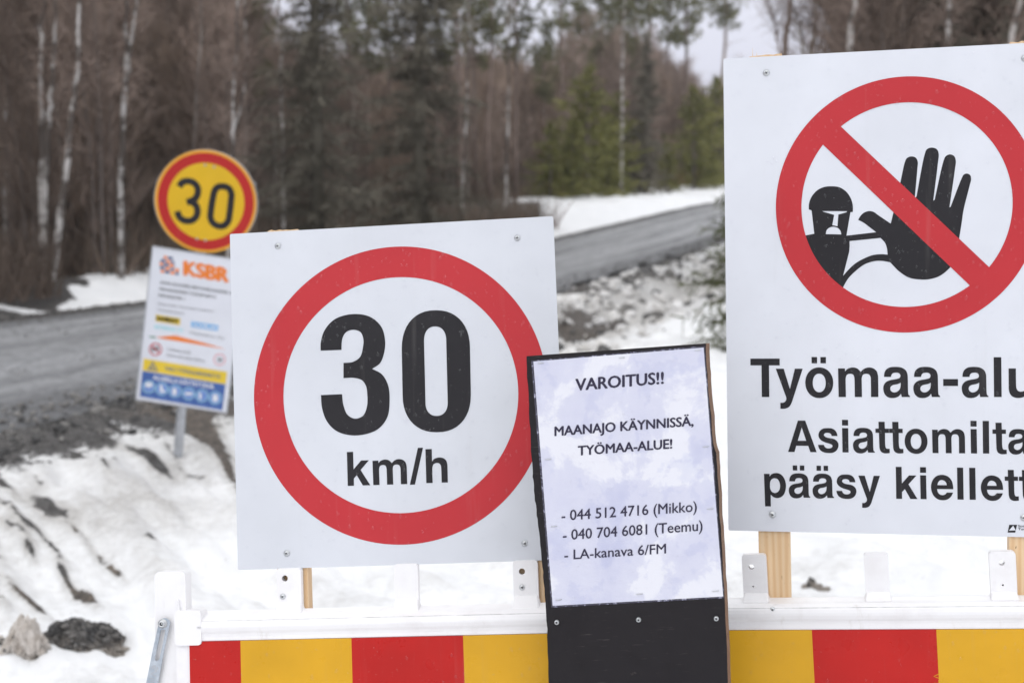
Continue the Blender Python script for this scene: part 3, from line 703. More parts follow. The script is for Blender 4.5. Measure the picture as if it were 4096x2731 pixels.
for ch, lx in (('p', 3057.4), ('ä', 3155.9), ('ä', 3250.9), ('s', 3346.1), ('y', 3434.8), ('k', 3585), ('i', 3682), ('e', 3725.2), ('l', 3830), ('l', 3878.6), ('e', 3924.6), ('t', 4020.4), ('t', 4077), ('y', 4134)):
    glyph(mb, FR, ch, lx, 1989.2 + (lx - 3230) * .0125, .1844, .1844, .012, -.016)
mb.build('warning_text', M['sign_black'], sg)
mb = MB(); T5 = cr(.517, 2880, 1350)
mb.flat([FR.map(T5([(2238, 1446), (2298, 1446), (2284, 1506), (2225, 1506)]))], -.0005)
mb.flat([FR.map(T5([(2268, 1452), (2288, 1489), (2235, 1490)]))], -.0008, 1)
thin_text(mb, FR, 'Suomen', 2880 + 2306 * .517, 2880 + 2306 * .517 + 62, 1350 + 1464 * .517, 1350 + 1465 * .517, 8.6, .015)
thin_text(mb, FR, 'Turvakilvet', 2880 + 2306 * .517, 2880 + 2306 * .517 + 84, 1350 + 1487 * .517, 1350 + 1488.5 * .517, 8.6, .015)
mb.build('maker_mark', [M['sign_black'], M['sign_white2']], sg)
for i, (x, y) in enumerate(((305, 336),)):
    u, v = FR.uv(2800 + x * .87097, y * .87097); screw('screw', sg, u, v, .0049, 0, .5)
u, v = FR.uv(2880 + 406 * .517, 1350 + 1367 * .517); screw('screw', sg, u, v, .0050, 0, 1.2)
u, v = FR.uv(2880 + 2352 * .517, 1350 + 1390 * .517); screw('screw', sg, u, v, .0050, 0, .2)
u, v = FR.uv(4100, 234); screw('screw', sg, u, v, .0049, 0, .8)
drops(sg, -.31, .31, -.42, .422, 1700, .0007, .0034, 5, y=-.0009, top_bias=.55)

# ------------------------------------------------------------------ battens
def batten(fr, xl, xr, y_top, bot_world, label, y_ref_l, y_ref_r, splinter=False):
    """sawn stake behind a sign; px at its top and where it is seen below the sign"""
    t0 = fr.uv(xl[0], y_ref_l[0]); t1 = fr.uv(xr[0], y_ref_l[0]); b0 = fr.uv(xl[1], y_ref_l[1]); b1 = fr.uv(xr[1], y_ref_l[1])
    def xat(p, q, z): return p[0] + (q[0] - p[0]) * (z - p[1]) / (q[1] - p[1])
    zt = fr.uv((xl[0] + xr[0]) / 2, y_top)[1]; zb = fr.down_to(t0[0], .02, bot_world)
    root = empty('wooden_batten', fr.loc, fr.rot)
    mb = MB(); q = []
    n = 9
    r_ = random.Random(int(xl[0]))
    for i in range(n):
        z = zt + r_.uniform(-.0016, .0012); x = xat(t0, b0, zt) + (xat(t1, b1, zt) - xat(t0, b0, zt)) * i / (n - 1); q.append((x, z))
    q = q[::-1] + [(xat(t0, b0, zb), zb), (xat(t1, b1, zb), zb)]
    mb.slab([q], .0055, .038)
    mb.build('stake', M['pine'], root, .0012, 1)
    if splinter:
        mb = MB(); x = xat(t0, b0, zt)
        for dx, h in ((.005, .016), (.012, .007)):
            mb.slab([[(x + dx, zt - .003), (x + dx + .0012, zt - .003), (x + dx + .0004, zt + h)]], .012, .0135)
        mb.build('splinter', M['pine'], root)
    tag(root, label, 'batten', 'sawn pine battens carrying the signs'); return root
batten(FL, (1067, 1110), (1190, 1231), 917, -.25, 'sawn pine batten behind the left edge of the square 30 km/h sign', (930, 2430), None)
batten(FL, (2030, 2056), (2152, 2180), 895, -.25, 'sawn pine batten under the square 30 km/h sign, half hidden by the black board', (930, 2340), None)
batten(FR, (2997, 3037), (3127, 3163), 219, -.25, 'sawn pine batten with splintered top behind the left side of the no entry sign', (230, 2350), None, True)
batten(FR, (4041, 4038), (4170, 4164), 164, -.25, 'sawn pine batten behind the right side of the no entry sign, cut by frame edge', (180, 2350), None)

# ------------------------------------------------------------------ barriers
def profile(mb, pts, x0, x1, mi=0, smooth_=False, skip=None):
    k = len(pts); vs = [(x0, p[0], p[1]) for p in pts] + [(x1, p[0], p[1]) for p in pts]
    for i in range(k):
        mb.add([vs[i], vs[(i + 1) % k], vs[k + (i + 1) % k], vs[k + i]], [(0, 1, 2, 3)], 1 if i == skip else mi, False)
    mb.add(vs[:k], [tuple(reversed(range(k)))], mi); mb.add(vs[k:], [tuple(range(k))], mi)
def barrier(fr, rail_px, stripes, x_body, tabs, label, post=None, hidden_post=None, extra=None, ala=None):
    root = fr.root('traffic_barrier'); tag(root, label, 'barrier')
    (xt, y_top, y_lip, y_grv, y_pan) = rail_px[:5]
    za = fr.uv(xt, y_top, .004)[1]; zb = fr.uv(xt, y_lip, -.047)[1]; zg = fr.uv(xt, y_grv, -.047)[1]; zp = fr.uv(xt, y_pan, -.0465)[1]
    za = max(za, zb + .004)
    x0, x1 = x_body
    prof = [(.012, zb - .03), (.012, za - .006), (.007, za - .001), (-.002, za), (-.022, zb + .6 * (za - zb)), (-.036, zb + .004), (-.0440, zb + .0005), (-.0462, zb - .0008), (-.0470, zb - .0018), (-.0490, zb - .004), (-.0505, zb - .010), (-.0505, zg + .010), (-.0488, zg + .004), (-.0458, zg - .001), (-.0448, zg - .006), (-.0452, zp - .0015), (-.020, zp - .0015)]
    mb = MB(); profile(mb, prof[::-1], fr.uv(rail_px[5][0], rail_px[5][1], -.047)[0] if len(rail_px) > 5 else x0, x1, skip=len(prof) - 9)
    ro = mb.build('rail', [M['plastic'], M['seam']], root, .0016, 2)
    zbot = fr.down_to(0, -.03, .30)
    mb = MB(); mb.slab([rrect(x0, x1, zbot, zp - .002, .004)], -.0435, .006); mb.build('plank', M['plastic'], root, .003)
    mb = MB(); edges = [fr.uv(s, y_pan + 40, -.046)[0] for s in stripes[0]]
    for i in range(len(edges) - 1):
        mb.slab([[(edges[i], zbot + .01), (edges[i + 1], zbot + .01), (edges[i + 1], zp - .0025), (edges[i], zp - .0025)]], -.0465, -.0437, (i + stripes[1]) % 2)
    mb.build('striped_sheet', [M['stripe_red'], M['stripe_yellow']], root)
    for (xl, xr, yt, yb, holes, scr) in tabs:
        a = fr.uv(xl, yt, -.014); b = fr.uv(xr, yt, -.014); w = (b[0] - a[0])
        polys = [rrect(a[0], b[0], zb + .003, a[1], .006)]
        for hx, hy, hr in holes:
            h = fr.uv(hx, hy, -.014); polys.append(ell(h[0], h[1], hr, hr, 16)[::-1])
        mb = MB(); mb.slab(polys, -.014, .0035)
        to = mb.build('rail_tab', M['plastic'], root, .0035, 3)
        # flared foot, a sub-part
        zf = fr.uv(xl, yb)[1]; m2 = MB()
        vs = [(a[0] - .004, .003, za - .004), (b[0] + .004, .003, za - .004), (b[0] + .002, -.030, zb + .004), (a[0] - .002, -.030, zb + .004), (a[0] + .002, .003, zf), (b[0] - .002, .003, zf), (b[0] - .001, -.0165, zf), (a[0] + .001, -.0165, zf)]
        m2.add(vs, [(0, 3, 2, 1), (4, 5, 6, 7), (0, 1, 5, 4), (1, 2, 6, 5), (2, 3, 7, 6), (3, 0, 4, 7)])
        f = m2.build('tab_foot', M['plastic'], to, .003, 3)
        for sx_, sy_, sr in scr:
            h = fr.uv(sx_, sy_, -.014); screw('screw', to, h[0], h[1], sr, -.014, .6)
    if extra:
        h = fr.uv(extra[0], extra[1], -.04); screw('screw', root, h[0], h[1], .0038, -.0465, .3)
    if hidden_post:
        zz = fr.down_to(hidden_post, 0, -.27)
        mb = MB(); mb.slab([rrect(hidden_post - .026, hidden_post + .026, zz, zp - .02, .006)], .0065, .05); mb.build('leg', M['plastic'], root, .004)
    if ala:
        mb = MB(); mb_fr = fr
        u0, v0 = fr.uv(ala[0], ala[1], -.0465); 
        for i, ch in enumerate('ALA'):
            z = v0 - .009 + i * .009; x = u0
            if ch == 'A': mb.flat([stroke([(x + .004, z), (x - .004, z + .0035), (x + .004, z + .007)], .0014)], -.0468)
            else: mb.flat([stroke([(x - .004, z), (x + .004, z), (x + .004, z + .006)], .0014)], -.0468)
        mb.build('small_print', M['stripe_yellow'], root)
    return root, za, zb, zp, zbot
K7 = lambda x, y: (550 + x * .7228, 2150 + y * .7228)
BL = Frame((-10.33, -3.02, -5.29), (-.2117, 2.5529, 1.3287))
tl = []
for xl, xr, yt, yb, holes, scr in ((768, 903, 170, 355, [(815, 224, .0056)], [(805, 324, .0042)]), (1417, 1550, 146, 335, [], []), (2075, 2212, 128, 315, [(2127, 186, .0056)], [(2128, 273, .0042)])):
    a = K7(xl, yt); b = K7(xr, yb)
    tl.append((a[0], b[0], a[1], b[1], [(*K7(h[0], h[1]), h[2]) for h in holes], [(*K7(s[0], s[1]), s[2]) for s in scr]))
ub = BL.uv(704, 2600, -.045)[0]
bl, za, zb, zp, zbot = barrier(BL, (1100, 2433, 2474, 2527, 2552, (790, 2480)), ((758, 962.5, 1406.7, 1854, 2298), 0), (ub, .315), tl,
    'white plastic barrier with red and yellow stripes under the square 30 km/h sign', hidden_post=.30)
# end post of the left barrier, its collar, steel arm and bolt
q0 = BL.uv(617, 2286, -.036); q1 = BL.uv(741, 2286, -.036); zg0 = BL.down_to(q0[0], 0, -.30)
mb = MB(); mb.slab([rrect(q0[0], q1[0], zg0, q0[1], .010)], -.036, -.004); post = mb.build('end_post', M['plastic'], bl, .007, 3)
c0_ = BL.uv(722, 2440, -.04); c1_ = BL.uv(812, 2553, -.04)
mb = MB(); mb.slab([rrect(c0_[0] - .008, c1_[0], c1_[1] - .01, c0_[1], .006)], -.0505, -.014); mb.build('collar', M['plastic'], bl, .006, 3)
mb = MB(); mb.slab([[(q1[0] - .012, c1_[1] - .02), (c0_[0], c1_[1] - .01), (c0_[0], c0_[1] - .004), (q1[0] - .012, c0_[1] + .022)]], -.044, -.012); mb.build('gusset', M['plastic'], bl, .004)
Q3 = cr(.3067, 540, 2250)
def qm(pts, yo): return BL.map(Q3(pts), yo)
armx = [(148, 1568), (100, 1800), (20, 2200), (-60, 2600), (90, 2640), (175, 2230), (252, 1800), (302, 1568), (458, 790)]
top = [(388 + 71 * math.cos(a), 790 + 71 * math.sin(a) * -1) for a in np.linspace(.1, math.pi - .1, 14)]
outl = qm(top, -.044) + qm([(315, 775), (232, 1150), (148, 1568), (60, 2000), (-60, 2600), (92, 2640), (208, 2000), (302, 1568), (380, 1150)], -.044)
slot = qm([(345 + 26 * math.cos(a), 885 - 26 * math.sin(a)) for a in np.linspace(0, math.pi, 8)] + [(285 + 30 * math.cos(a), 1245 - 30 * math.sin(a)) for a in np.linspace(math.pi, 2 * math.pi, 8)], -.044)
slot = qm([(340, 870), (402, 870), (360, 1080), (322, 1245), (305, 1270), (280, 1275), (264, 1262), (262, 1238), (300, 1060)], -.044)
mb = MB(); mb.slab([outl, slot], -.0455, -.0425); arm = mb.build('steel_arm', M['steel'], bl, .0006, 1)
bu = BL.uv(540 + 362 * .3067, 2250 + 792 * .3067, -.045)
mb = MB(); mb.lathe([(.0085, -.0456), (.0085, -.0468), (.0060, -.0472), (.0058, -.0525), (.0048, -.0535), (.0032, -.0535), (.003, -.0512)], 20, c=(bu[0], 0, bu[1])); mb.build('bolt', M['screw_head'], arm)
mb = MB()
def tp(a, b): return (318 - .205 * (b) + a, 1340 + b)   # along the arm: a across, b down
for ch, b0 in (('S', 0), ('A', 72), ('W', 160), ('S', 270)):
    L = {'S': [(-25, 40), (-42, 20), (-30, 4), (-5, 2), (0, 25), (10, 52), (35, 55), (45, 35), (30, 14)], 'A': [(45, 0), (-45, 34), (45, 66)], 'W': [(-45, 0), (45, 18), (-30, 40), (45, 62), (-45, 84)]}[ch]
    pts = [(262 - .207 * (b0 + p[1] - 20) + p[0] * .8, 1340 + b0 + p[1]) for p in L]
    sm_ = smooth(pts, 5, False) if ch == 'S' else pts
    mb.slab([stroke(qm(sm_, -.0455), .0022)], -.0461, -.0452)
mb.build('stamped_letters', M['galv'], arm)
drops(bl, -.37, .33, zbot, zp - .003, 420, .001, .0036, 17, y=-.0466)

K8 = lambda x, y: (2750 + x * .5723, 2000 + y * .5723)
BR = Frame((-3.41, -4.36, -12.94), (.6938, 2.5, 1.5138))
tr_ = []
for xl, xr, yt, yb, holes, scr in ((377, 548, 382, 635, [(447, 466, .0050), (459, 602, .0018)], []), (1230, 1402, 371, 630, [], []), (2107, 2292, 360, 625, [(2197, 437, .0050), (2205, 592, .0018)], [])):
    a = K8(xl, yt); b = K8(xr, yb)
    tr_.append((a[0], b[0], a[1], b[1], [(*K8(h[0], h[1]), h[2]) for h in holes], []))
br, *_ = barrier(BR, (3500, 2383, 2425, 2481, 2512), ((2640, 2748, 3249, 3747, 4245, 4750, 5250), 0), (-.375, .62), tr_,
    'white plastic barrier with wide yellow and red stripes under the no entry sign', hidden_post=-.335, extra=K8(597, 755), ala=(3748 - 2, 2731))
drops(br, -.37, .4, _[3], _[2] - .003, 380, .001, .0036, 19, y=-.0466)
z_ = BR.down_to(.58, 0, -.27); mb = MB(); mb.slab([rrect(.556, .608, z_, -.55, .006)], .0065, .05); mb.build('leg', M['plastic'], br, .004)

# ------------------------------------------------------------------ black plywood notice board
FB = Frame((-5.95, -5.67, -8.70), (.1908, 2.3136, 1.2225))
nb = FB.root('notice_board'); tag(nb, 'rough cut black plywood board with a soaked laminated notice stapled on it', 'notice board')
Nn = cr(.35714, 2080, 1350); Mm = cr(.53012, 2080, 1900)
YB = .0015
r_ = random.Random(4)
left = Nn([(75, 207), (80, 400), (85, 530), (100, 700), (103, 850), (112, 1020), (118, 1200), (136, 1400), (140, 1520)]) + Mm([(103, 60), (110, 150), (122, 260), (130, 330), (148, 480), (157, 560), (170, 690), (180, 800), (192, 960), (204, 1160), (210, 1330), (217, 1568), (220, 1700)])
right = Nn([(2083, 65), (2092, 330), (2112, 560), (2140, 880), (2165, 1180), (2196, 1290), (2212, 1540)]) + Mm([(1505, 230), (1518, 480), (1530, 700), (1545, 890), (1555, 1180), (1572, 1568), (1580, 1700)])
rough = []
for seq in (left, right[::-1]):
    for a, b in zip(seq[:-1], seq[1:]):
        for t in (0, .33, .66): rough.append((a[0] + (b[0] - a[0]) * t + r_.uniform(-1.8, 1.8), a[1] + (b[1] - a[1]) * t))
    rough.append(seq[-1])
poly = FB.map(rough, YB)
zc = FB.down_to(.1, 0, .42)
nl = poly.index(FB.map([left[-1]], YB)[0]) if FB.map([left[-1]], YB)[0] in poly else None
k = max(i for i, p in enumerate(rough) if p == left[-1])
dl = (poly[k][0] - poly[k - 6][0]) / (poly[k][1] - poly[k - 6][1])
poly = poly[:k + 1] + [(poly[k][0] + dl * (zc - poly[k][1]), zc), (poly[k + 1][0] + dl * (zc - poly[k + 1][1]), zc)] + poly[k + 1:]
mb = MB(); mb.slab([poly], YB, YB + .021, 0, 1)
mb.v = [(x + (.0045 + .005 * max(0, z)) if (y > YB + .01 and x > 0) else x, y, z) for x, y, z in mb.v]; mb.build('board', [M['ply_face'], M['ply_edge']], nb)
lam = FB.map(Nn([(125, 258), (2068, 93)]) + Mm([(1541, 925), (237, 997)]), YB - .0008)
pap = FB.map(Nn([(150, 268), (2056, 112)]) + Mm([(1533, 913), (247, 983)]), YB - .0016)
mb = MB(); mb.slab([lam[::-1]], YB - .0009, YB - .0002); mb.build('laminate', M['film_edge'], nb)
mb = MB(); mb.slab([pap[::-1]], YB - .0017, YB - .0011); sheet = mb.build('notice_sheet', M['paper'], nb)
TY = YB - .0021
def tN(s, l, r, bl_, br_, cap, bold, sc, ox, oy, lean=-.06):
    mb = MB(); thin_text(mb, FB, s, ox + l * sc, ox + r * sc, oy + bl_ * sc, oy + br_ * sc, cap * sc, bold, TY)
    mb.build('text_line', M['ink'], sheet)
tN('VAROITUS!!', 618, 1612, 593, 514, 130, .034, .35714, 2080, 1350)
tN('MAANAJO KÄYNNISSÄ,', 385, 1945, 1100, 984, 104, .034, .35714, 2080, 1350)
tN('TYÖMAA-ALUE!', 646, 1706, 1318, 1238, 104, .034, .35714, 2080, 1350)
tN('- 044 512 4716 (Mikko)', 313, 1335, 342, 272, 77, .013, .53012, 2080, 1900)
tN('- 040 704 6081 (Teemu)', 323, 1378, 489, 416, 77, .013, .53012, 2080, 1900)
tN('- LA-kanava 6/FM', 334, 1102, 637, 588, 73, .013, .53012, 2080, 1900)
st = [Nn([p])[0] for p in ((232, 286), (1140, 225), (1990, 142), (315, 1361), (2082, 1221))] + [Mm([p])[0] for p in ((255, 385), (1436, 253), (292, 938), (902, 895), (1475, 873))]
for x, y in st:
    a = FB.uv(x - 12, y + 1, TY); b = FB.uv(x + 12, y - 1, TY)
    mb = MB(); mb.tube([(a[0], TY + .0006, a[1]), (a[0] + .0008, TY - .0006, a[1]), (b[0] - .0008, TY - .0006, b[1]), (b[0], TY + .0006, b[1])], [.0006] * 4, 5)
    mb.build('staple', M['screw_head'], sheet)
for x, y in ((278, 1107), (895, 1088), (1481, 1079)):
    u, v = FB.uv(*Mm([(x, y)])[0], YB)
    mb = MB(); mb.lathe([(.0042, YB), (.0042, YB - .002), (.0036, YB - .0042), (.0020, YB - .005), (.0018, YB - .004)], 14, c=(u, 0, v), mi=0)
    mb.lathe([(.0014, YB - .0051), (.0011, YB - .0053)], 8, c=(u, 0, v), mi=1); mb.build('screw', [M['screw_head'], M['recess']], nb)
drops(nb, pap[0][0], pap[1][0] + .03, pap[2][1], pap[0][1], 520, .0006, .0026, 23, inside=lambda u, v: abs(u + .04 * (v / .21) * .0 ) < .155, y=TY - .0001)

# ------------------------------------------------------------------ round sign on its post, information board
FI = Frame((7.04, 9.24, 2.4), (-2.0815, 9.1529, .7773))
FO = Frame((7.04, 8.0, 2.4), (-2.0815, 9.1529, .7773))
rs = empty('round_speed_sign', (0, 0, 0)); 
O5 = cr(.8287, 500, 560)
pt = at_depth(500 + 390 * .8287, 560 + 298 * .8287, 9.0); foot = ground_pt(500 + 254 * .8287, 560 + 1530 * .8287, -.06)
rs.location = FO.loc; rs.rotation_euler = FO.rot
tag(rs, 'round yellow 30 sign with red rim on a leaning grey post in the snowbank', 'sign')
cu_, cv_ = FO.uv(500 + 389.5 * .8287, 560 + 298 * .8287)
rr = .5 * (FO.uv(500 + 637 * .8287, 560 + 300 * .8287)[0] - FO.uv(500 + 142 * .8287, 560 + 300 * .8287)[0])
mb = MB(); mb.slab([ell(cu_, cv_, rr, rr * 1.02, 96)], 0, .004, 0, 1); disc = mb.build('disc', [M['round_rim'], M['galv']], rs)
mb = MB(); mb.lathe([(rr + .006, .0005), (rr + .006, .028), (rr - .004, .028), (rr - .004, .005)], 72, c=(cu_, 0, cv_)); mb.build('back_rim', M['galv'], rs)
mb = MB(); mb.flat([ell(cu_ + .001, cv_, rr * .947, rr * .965, 96), ell(cu_ + .002, cv_, rr * .755, rr * .768, 96)], -.0012); mb.build('red_ring', M['round_red'], rs)
mb = MB(); mb.flat([ell(cu_ + .002, cv_, rr * .756, rr * .769, 96)], -.0010); mb.build('yellow_face', M['round_yellow'], rs)
mb = MB()
th_ = [(262, 226), (276, 206), (302, 199), (330, 206), (349, 228), (351, 258), (337, 285), (312, 297), (297, 300)]
th2 = [(320, 299), (341, 314), (350, 342), (341, 374), (318, 390), (288, 389), (264, 374), (252, 344)]
mb.flat([stroke(FO.map(O5(smooth(th_, 5, False)), -.002), .042)], -.0016); mb.flat([stroke(FO.map(O5(smooth(th2, 5, False)), -.002), .042)], -.0019)
ze = [(468, 224), (497, 231), (513, 258), (511, 300), (505, 352), (498, 390), (478, 413), (454, 416), (428, 404), (413, 378), (415, 338), (423, 285), (433, 245), (448, 228)]
zs = FO.map(O5(smooth(ze, 6)), -.002); c_ = np.mean(np.array(zs), 0)
ou = []; inn = []
for i, p in enumerate(zs):
    a, b = np.array(zs[i - 1]), np.array(zs[(i + 1) % len(zs)]); d = (b - a) / np.linalg.norm(b - a); n_ = np.array([-d[1], d[0]])
    if np.dot(n_, np.array(p) - c_) < 0: n_ = -n_
    ou.append(tuple(np.array(p) + n_ * .021)); inn.append(tuple(np.array(p) - n_ * .021))
mb.flat([ou, inn], -.0016); mb.build('number', M['sign_black'], rs)
for x, y in ((387, 122), (430, 130), (347, 478), (388, 485)):
    u, v = FO.uv(*O5([(x, y)])[0]); mb = MB(); mb.lathe([(.008, -.001), (.007, -.005), (.003, -.006)], 10, c=(u, 0, v)); mb.build('rivet', M['galv'], rs)
u, v = FO.uv(*O5([(622, 215)])[0], .02); mb = MB(); mb.lathe([(.014, .004), (.014, .03), (.007, .04)], 10, c=(u, 0, v)); mb.build('clamp', M['galv'], rs)
MW = FO.M; ft = FO.Mi @ (Vector((foot.x, foot.y + .05, foot.z - .35)) - FO.loc)
tp_ = FO.uv(500 + 300 * .8287, 560 + 800 * .8287, .06); tpp = (cu_, .06, cv_ + rr * .6)
mid = FO.uv(500 + 272 * .8287, 560 + 1310 * .8287, .06); lo = FO.uv(500 + 255 * .8287, 560 + 1530 * .8287, .06)
dirv = Vector((mid[0] - lo[0], 0, mid[1] - lo[1])).normalized()
pts = [(lo[0] - dirv.x * .5, .06, lo[1] - dirv.z * .5), (lo[0], .06, lo[1]), (mid[0], .06, mid[1]), tpp]
mb = MB(); mb.tube(pts, [.031] * 4, 16); mb.build('post', M['galv'], rs)

ib = FI.root('information_board'); tag(ib, 'tilted white construction site board with orange letters and blue strip on the grey post', 'board')
I8 = cr(.4339, 530, 980)
mb = MB(); mb.slab([rrect(-.3, .3, -.5135, .5135, .006)], 0, .006); mb.build('panel', M['info_white'], ib)
mb = MB()
for (a, b, c, d) in ((-.3, .3, .5075, .5135), (-.3, .3, -.5135, -.5075), (-.3, -.294, -.5075, .5075), (.294, .3, -.5075, .5075)):
    mb.slab([[(a, c), (b, c), (b, d), (a, d)]], -.004, -.0002)
mb.build('edge_trim', M['galv'], ib)
def ip(pts): return FI.map(I8(pts))
mb = MB()
rows = [(105, 290, 390, 0), (140, 262, 395, 1), (172, 252, 400, 0), (205, 255, 440, 1), (238, 262, 440, 0)]
kk = 0
for (yy, xa, xb, ph) in rows:
    x = xa; i = 0
    while x < xb - 12:
        w_ = min((38, 52, 44)[(i + ph) % 3], xb - x)
        sl_ = .16
        q = [(x, yy + (x - 340) * sl_), (x + w_ - 7, yy + (x + w_ - 340) * sl_), (x + w_ - 10, yy + 27 + (x + w_ - 340) * sl_), (x - 3, yy + 27 + (x - 340) * sl_)]
        mb.flat([ip(q)], -.001, (i + ph) % 2); x += w_; i += 1
mb.build('logo_mark', [M['logo_orange'], M['logo_navy']], ib)
def info_text(name, m_, lines, bold=.02):
    for s, l, r, b0, b1, cap in lines:
        mb = MB(); thin_text(mb, FI, s, 530 + l * .4339, 530 + r * .4339, 980 + b0 * .4339, 980 + b1 * .4339, cap * .4339, bold, -.0016)
        mb.build(name, M[m_], ib)
info_text('company_name', 'logo_orange', [('KSBR', 466, 893, 275, 343, 128)], .075)
info_text('project_text', 'info_grey', [('KESKI-SUOMEN BETONIRAKENNE OY', 258, 950, 357, 463, 28), ('PIIPARINMÄEN TUULIPUISTO', 248, 770, 418, 495, 28), ('PIIPARINTIE 1', 240, 482, 476, 512, 28)], .03)
info_text('small_text', 'info_faint', [('Rakennuttaja: Piiparinmäen tuulivoima', 236, 745, 547, 620, 18), ('Yhteistyökumppanit', 230, 480, 605, 640, 20), ('Maansiirto Oy', 530, 848, 817, 870, 24), ('TYÖMAA-ALUE', 318, 535, 975, 1006, 28), ('Asiattomilta pääsy kielletty', 312, 668, 1022, 1078, 24)], .03)
mb = MB(); mb.flat([ip([(215, 640), (442, 675), (437, 738), (212, 702)])], -.001, 0); mb.flat([ip([(543, 703), (791, 740), (785, 790), (540, 753)])], -.001, 1)
mb.build('partner_blocks', [M['info_yellow'], M['info_sky']], ib)
info_text('partner_text', 'sign_black', [('RAMIRENT', 222, 430, 693, 724, 40)], .05)
info_text('partner_pale_text', 'info_cyan', [('INTERRAK OY', 205, 472, 770, 806, 34)], .04)
info_text('partner_white_text', 'info_white', [('SUOMILAM', 556, 776, 748, 780, 32)], .04)
mb = MB(); mb.flat([ip([(215, 848), (395, 832), (640, 895), (862, 960), (600, 915), (395, 882), (300, 868)])], -.001, 0); mb.flat([ip([(150, 838), (213, 842), (213, 858), (150, 846)])], -.001, 1)
mb.build('swoosh', [M['logo_orange'], M['info_green']], ib)
mb = MB()
def ring(c, r1, r2, mi, y): mb.flat([ip(ell(c[0], c[1], r1, r1, 40)), ip(ell(c[0], c[1], r2, r2, 40))], y, mi)
ring((212, 960), 60, 49, 0, -.0012); mb.flat([ip([(172, 925), (180, 917), (253, 997), (245, 1004)])], -.0016, 0)
mb.flat([ip(ell(192, 958, 18, 26, 20))], -.0011, 2); mb.flat([ip(ell(228, 955, 17, 28, 20))], -.0011, 2)
mb.build('entry_ban_symbol', [M['sign_red'], M['info_pink'], M['info_grey']], ib)
mb = MB(); ring((803, 1055), 55, 46, 1, -.0012)
thin_text(mb, FI, '30', 530 + 782 * .4339, 530 + 826 * .4339, 980 + 1072 * .4339, 980 + 1076 * .4339, 34 * .4339, .06, -.0012, 0, 2)
mb.build('speed_symbol', [M['sign_red'], M['info_pink'], M['info_grey']], ib)
mb = MB(); mb.flat([ip([(103, 1045), (873, 1168), (860, 1281), (92, 1152)])], -.001); mb.build('yellow_strip', M['info_yellow'], ib)
mb = MB(); mb.flat([ip([(190, 1068), (236, 1165), (137, 1148)])], -.0014, 0); mb.flat([ip([(189, 1095), (214, 1150), (162, 1142)])], -.0018, 1)
mb.flat([ip(ell(188, 1130, 14, 12, 16))], -.0022, 0)
mb.build('hazard_triangle', [M['info_grey'], M['info_yellow']], ib); mb = MB()
thin_text(mb, FI, 'VARO TYÖMAALIIKENNETTÄ', 530 + 297 * .4339, 530 + 812 * .4339, 980 + 1152 * .4339, 980 + 1232 * .4339, 36 * .4339, .04, -.0014, 0, 0)
mb.build('caution_text', [M['info_grey'], M['info_yellow']], ib)
mb = MB(); mb.flat([ip([(91, 1158), (858, 1285), (828, 1522), (68, 1395)])], -.001); mb.build('blue_strip', M['info_blue'], ib)
mb = MB(); thin_text(mb, FI, 'ALUEELLA KÄYTETTÄVÄ', 530 + 188 * .4339, 530 + 752 * .4339, 980 + 1238 * .4339, 980 + 1328 * .4339, 42 * .4339, .035, -.0014, 0, 1)
mb.build('strip_text', [M['info_pale'], M['info_white'], M['info_cyan']], ib)
for i, (cx, cy) in enumerate(((150, 1305), (272, 1325), (393, 1345), (518, 1368), (640, 1388), (763, 1408))):
    mb = MB(); ring((cx, cy), 58, 52, 2, -.0013); mb.flat([ip(ell(cx, cy, 51, 51, 36))], -.0012, 0)
    sh = {0: [ell(cx, cy - 18, 36, 24, 20)], 1: [[(cx - 18, cy - 36), (cx + 4, cy - 36), (cx + 8, cy + 4), (cx + 32, cy + 18), (cx + 30, cy + 32), (cx - 20, cy + 30)]], 2: [ell(cx - 6, cy + 4, 22, 36, 20)], 3: [rrect(cx - 36, cx + 36, cy - 12, cy + 14, 10)], 4: [ell(cx - 16, cy + 2, 13, 34, 20)], 5: [ell(cx, cy, 26, 34, 20, 3)]}[i]
    for q in sh: mb.flat([ip(q)], -.0018, 1)
    mb.flat([ip([(cx - 50, cy + 78), (cx + 46, cy + 92), (cx + 45, cy + 100), (cx - 51, cy + 86)])], -.0012, 0)
    mb.build('protection_symbol', [M['info_pale'], M['info_white'], M['info_cyan']], ib)

# ------------------------------------------------------------------ lumps of gravel, ice and stone
_ICO = {}
for _k in (1, 2):
    _b = bmesh.new(); bmesh.ops.create_icosphere(_b, subdivisions=_k, radius=1)
    _ICO[_k] = ([v_.co.copy() for v_ in _b.verts], [[q.index for q in f.verts] for f in _b.faces]); _b.free()
def rock(mb, c, r, r_, sub=1, mi=0, flat=.7):
    """one angular stone"""
    V_, F_ = _ICO[sub]; ax = Euler((r_.uniform(0, 6), r_.uniform(0, 6), r_.uniform(0, 6))).to_matrix()
    cuts = [(rvec(r_), r_.uniform(.45, .85)) for _ in range(5)]; out = []
    for p in V_:
        p = p.copy()
        for n_, d_ in cuts:
            e = p.dot(n_) - d_
            if e > 0: p = p - n_ * e
        p = ax @ Vector((p.x, p.y * .8, p.z * .65)); out.append(Vector((p.x, p.y, p.z * flat)) * r + c)
    mb.add(out, F_, mi)
def rvec(r_): return Vector((r_.gauss(0, 1), r_.gauss(0, 1), r_.gauss(0, 1))).normalized()
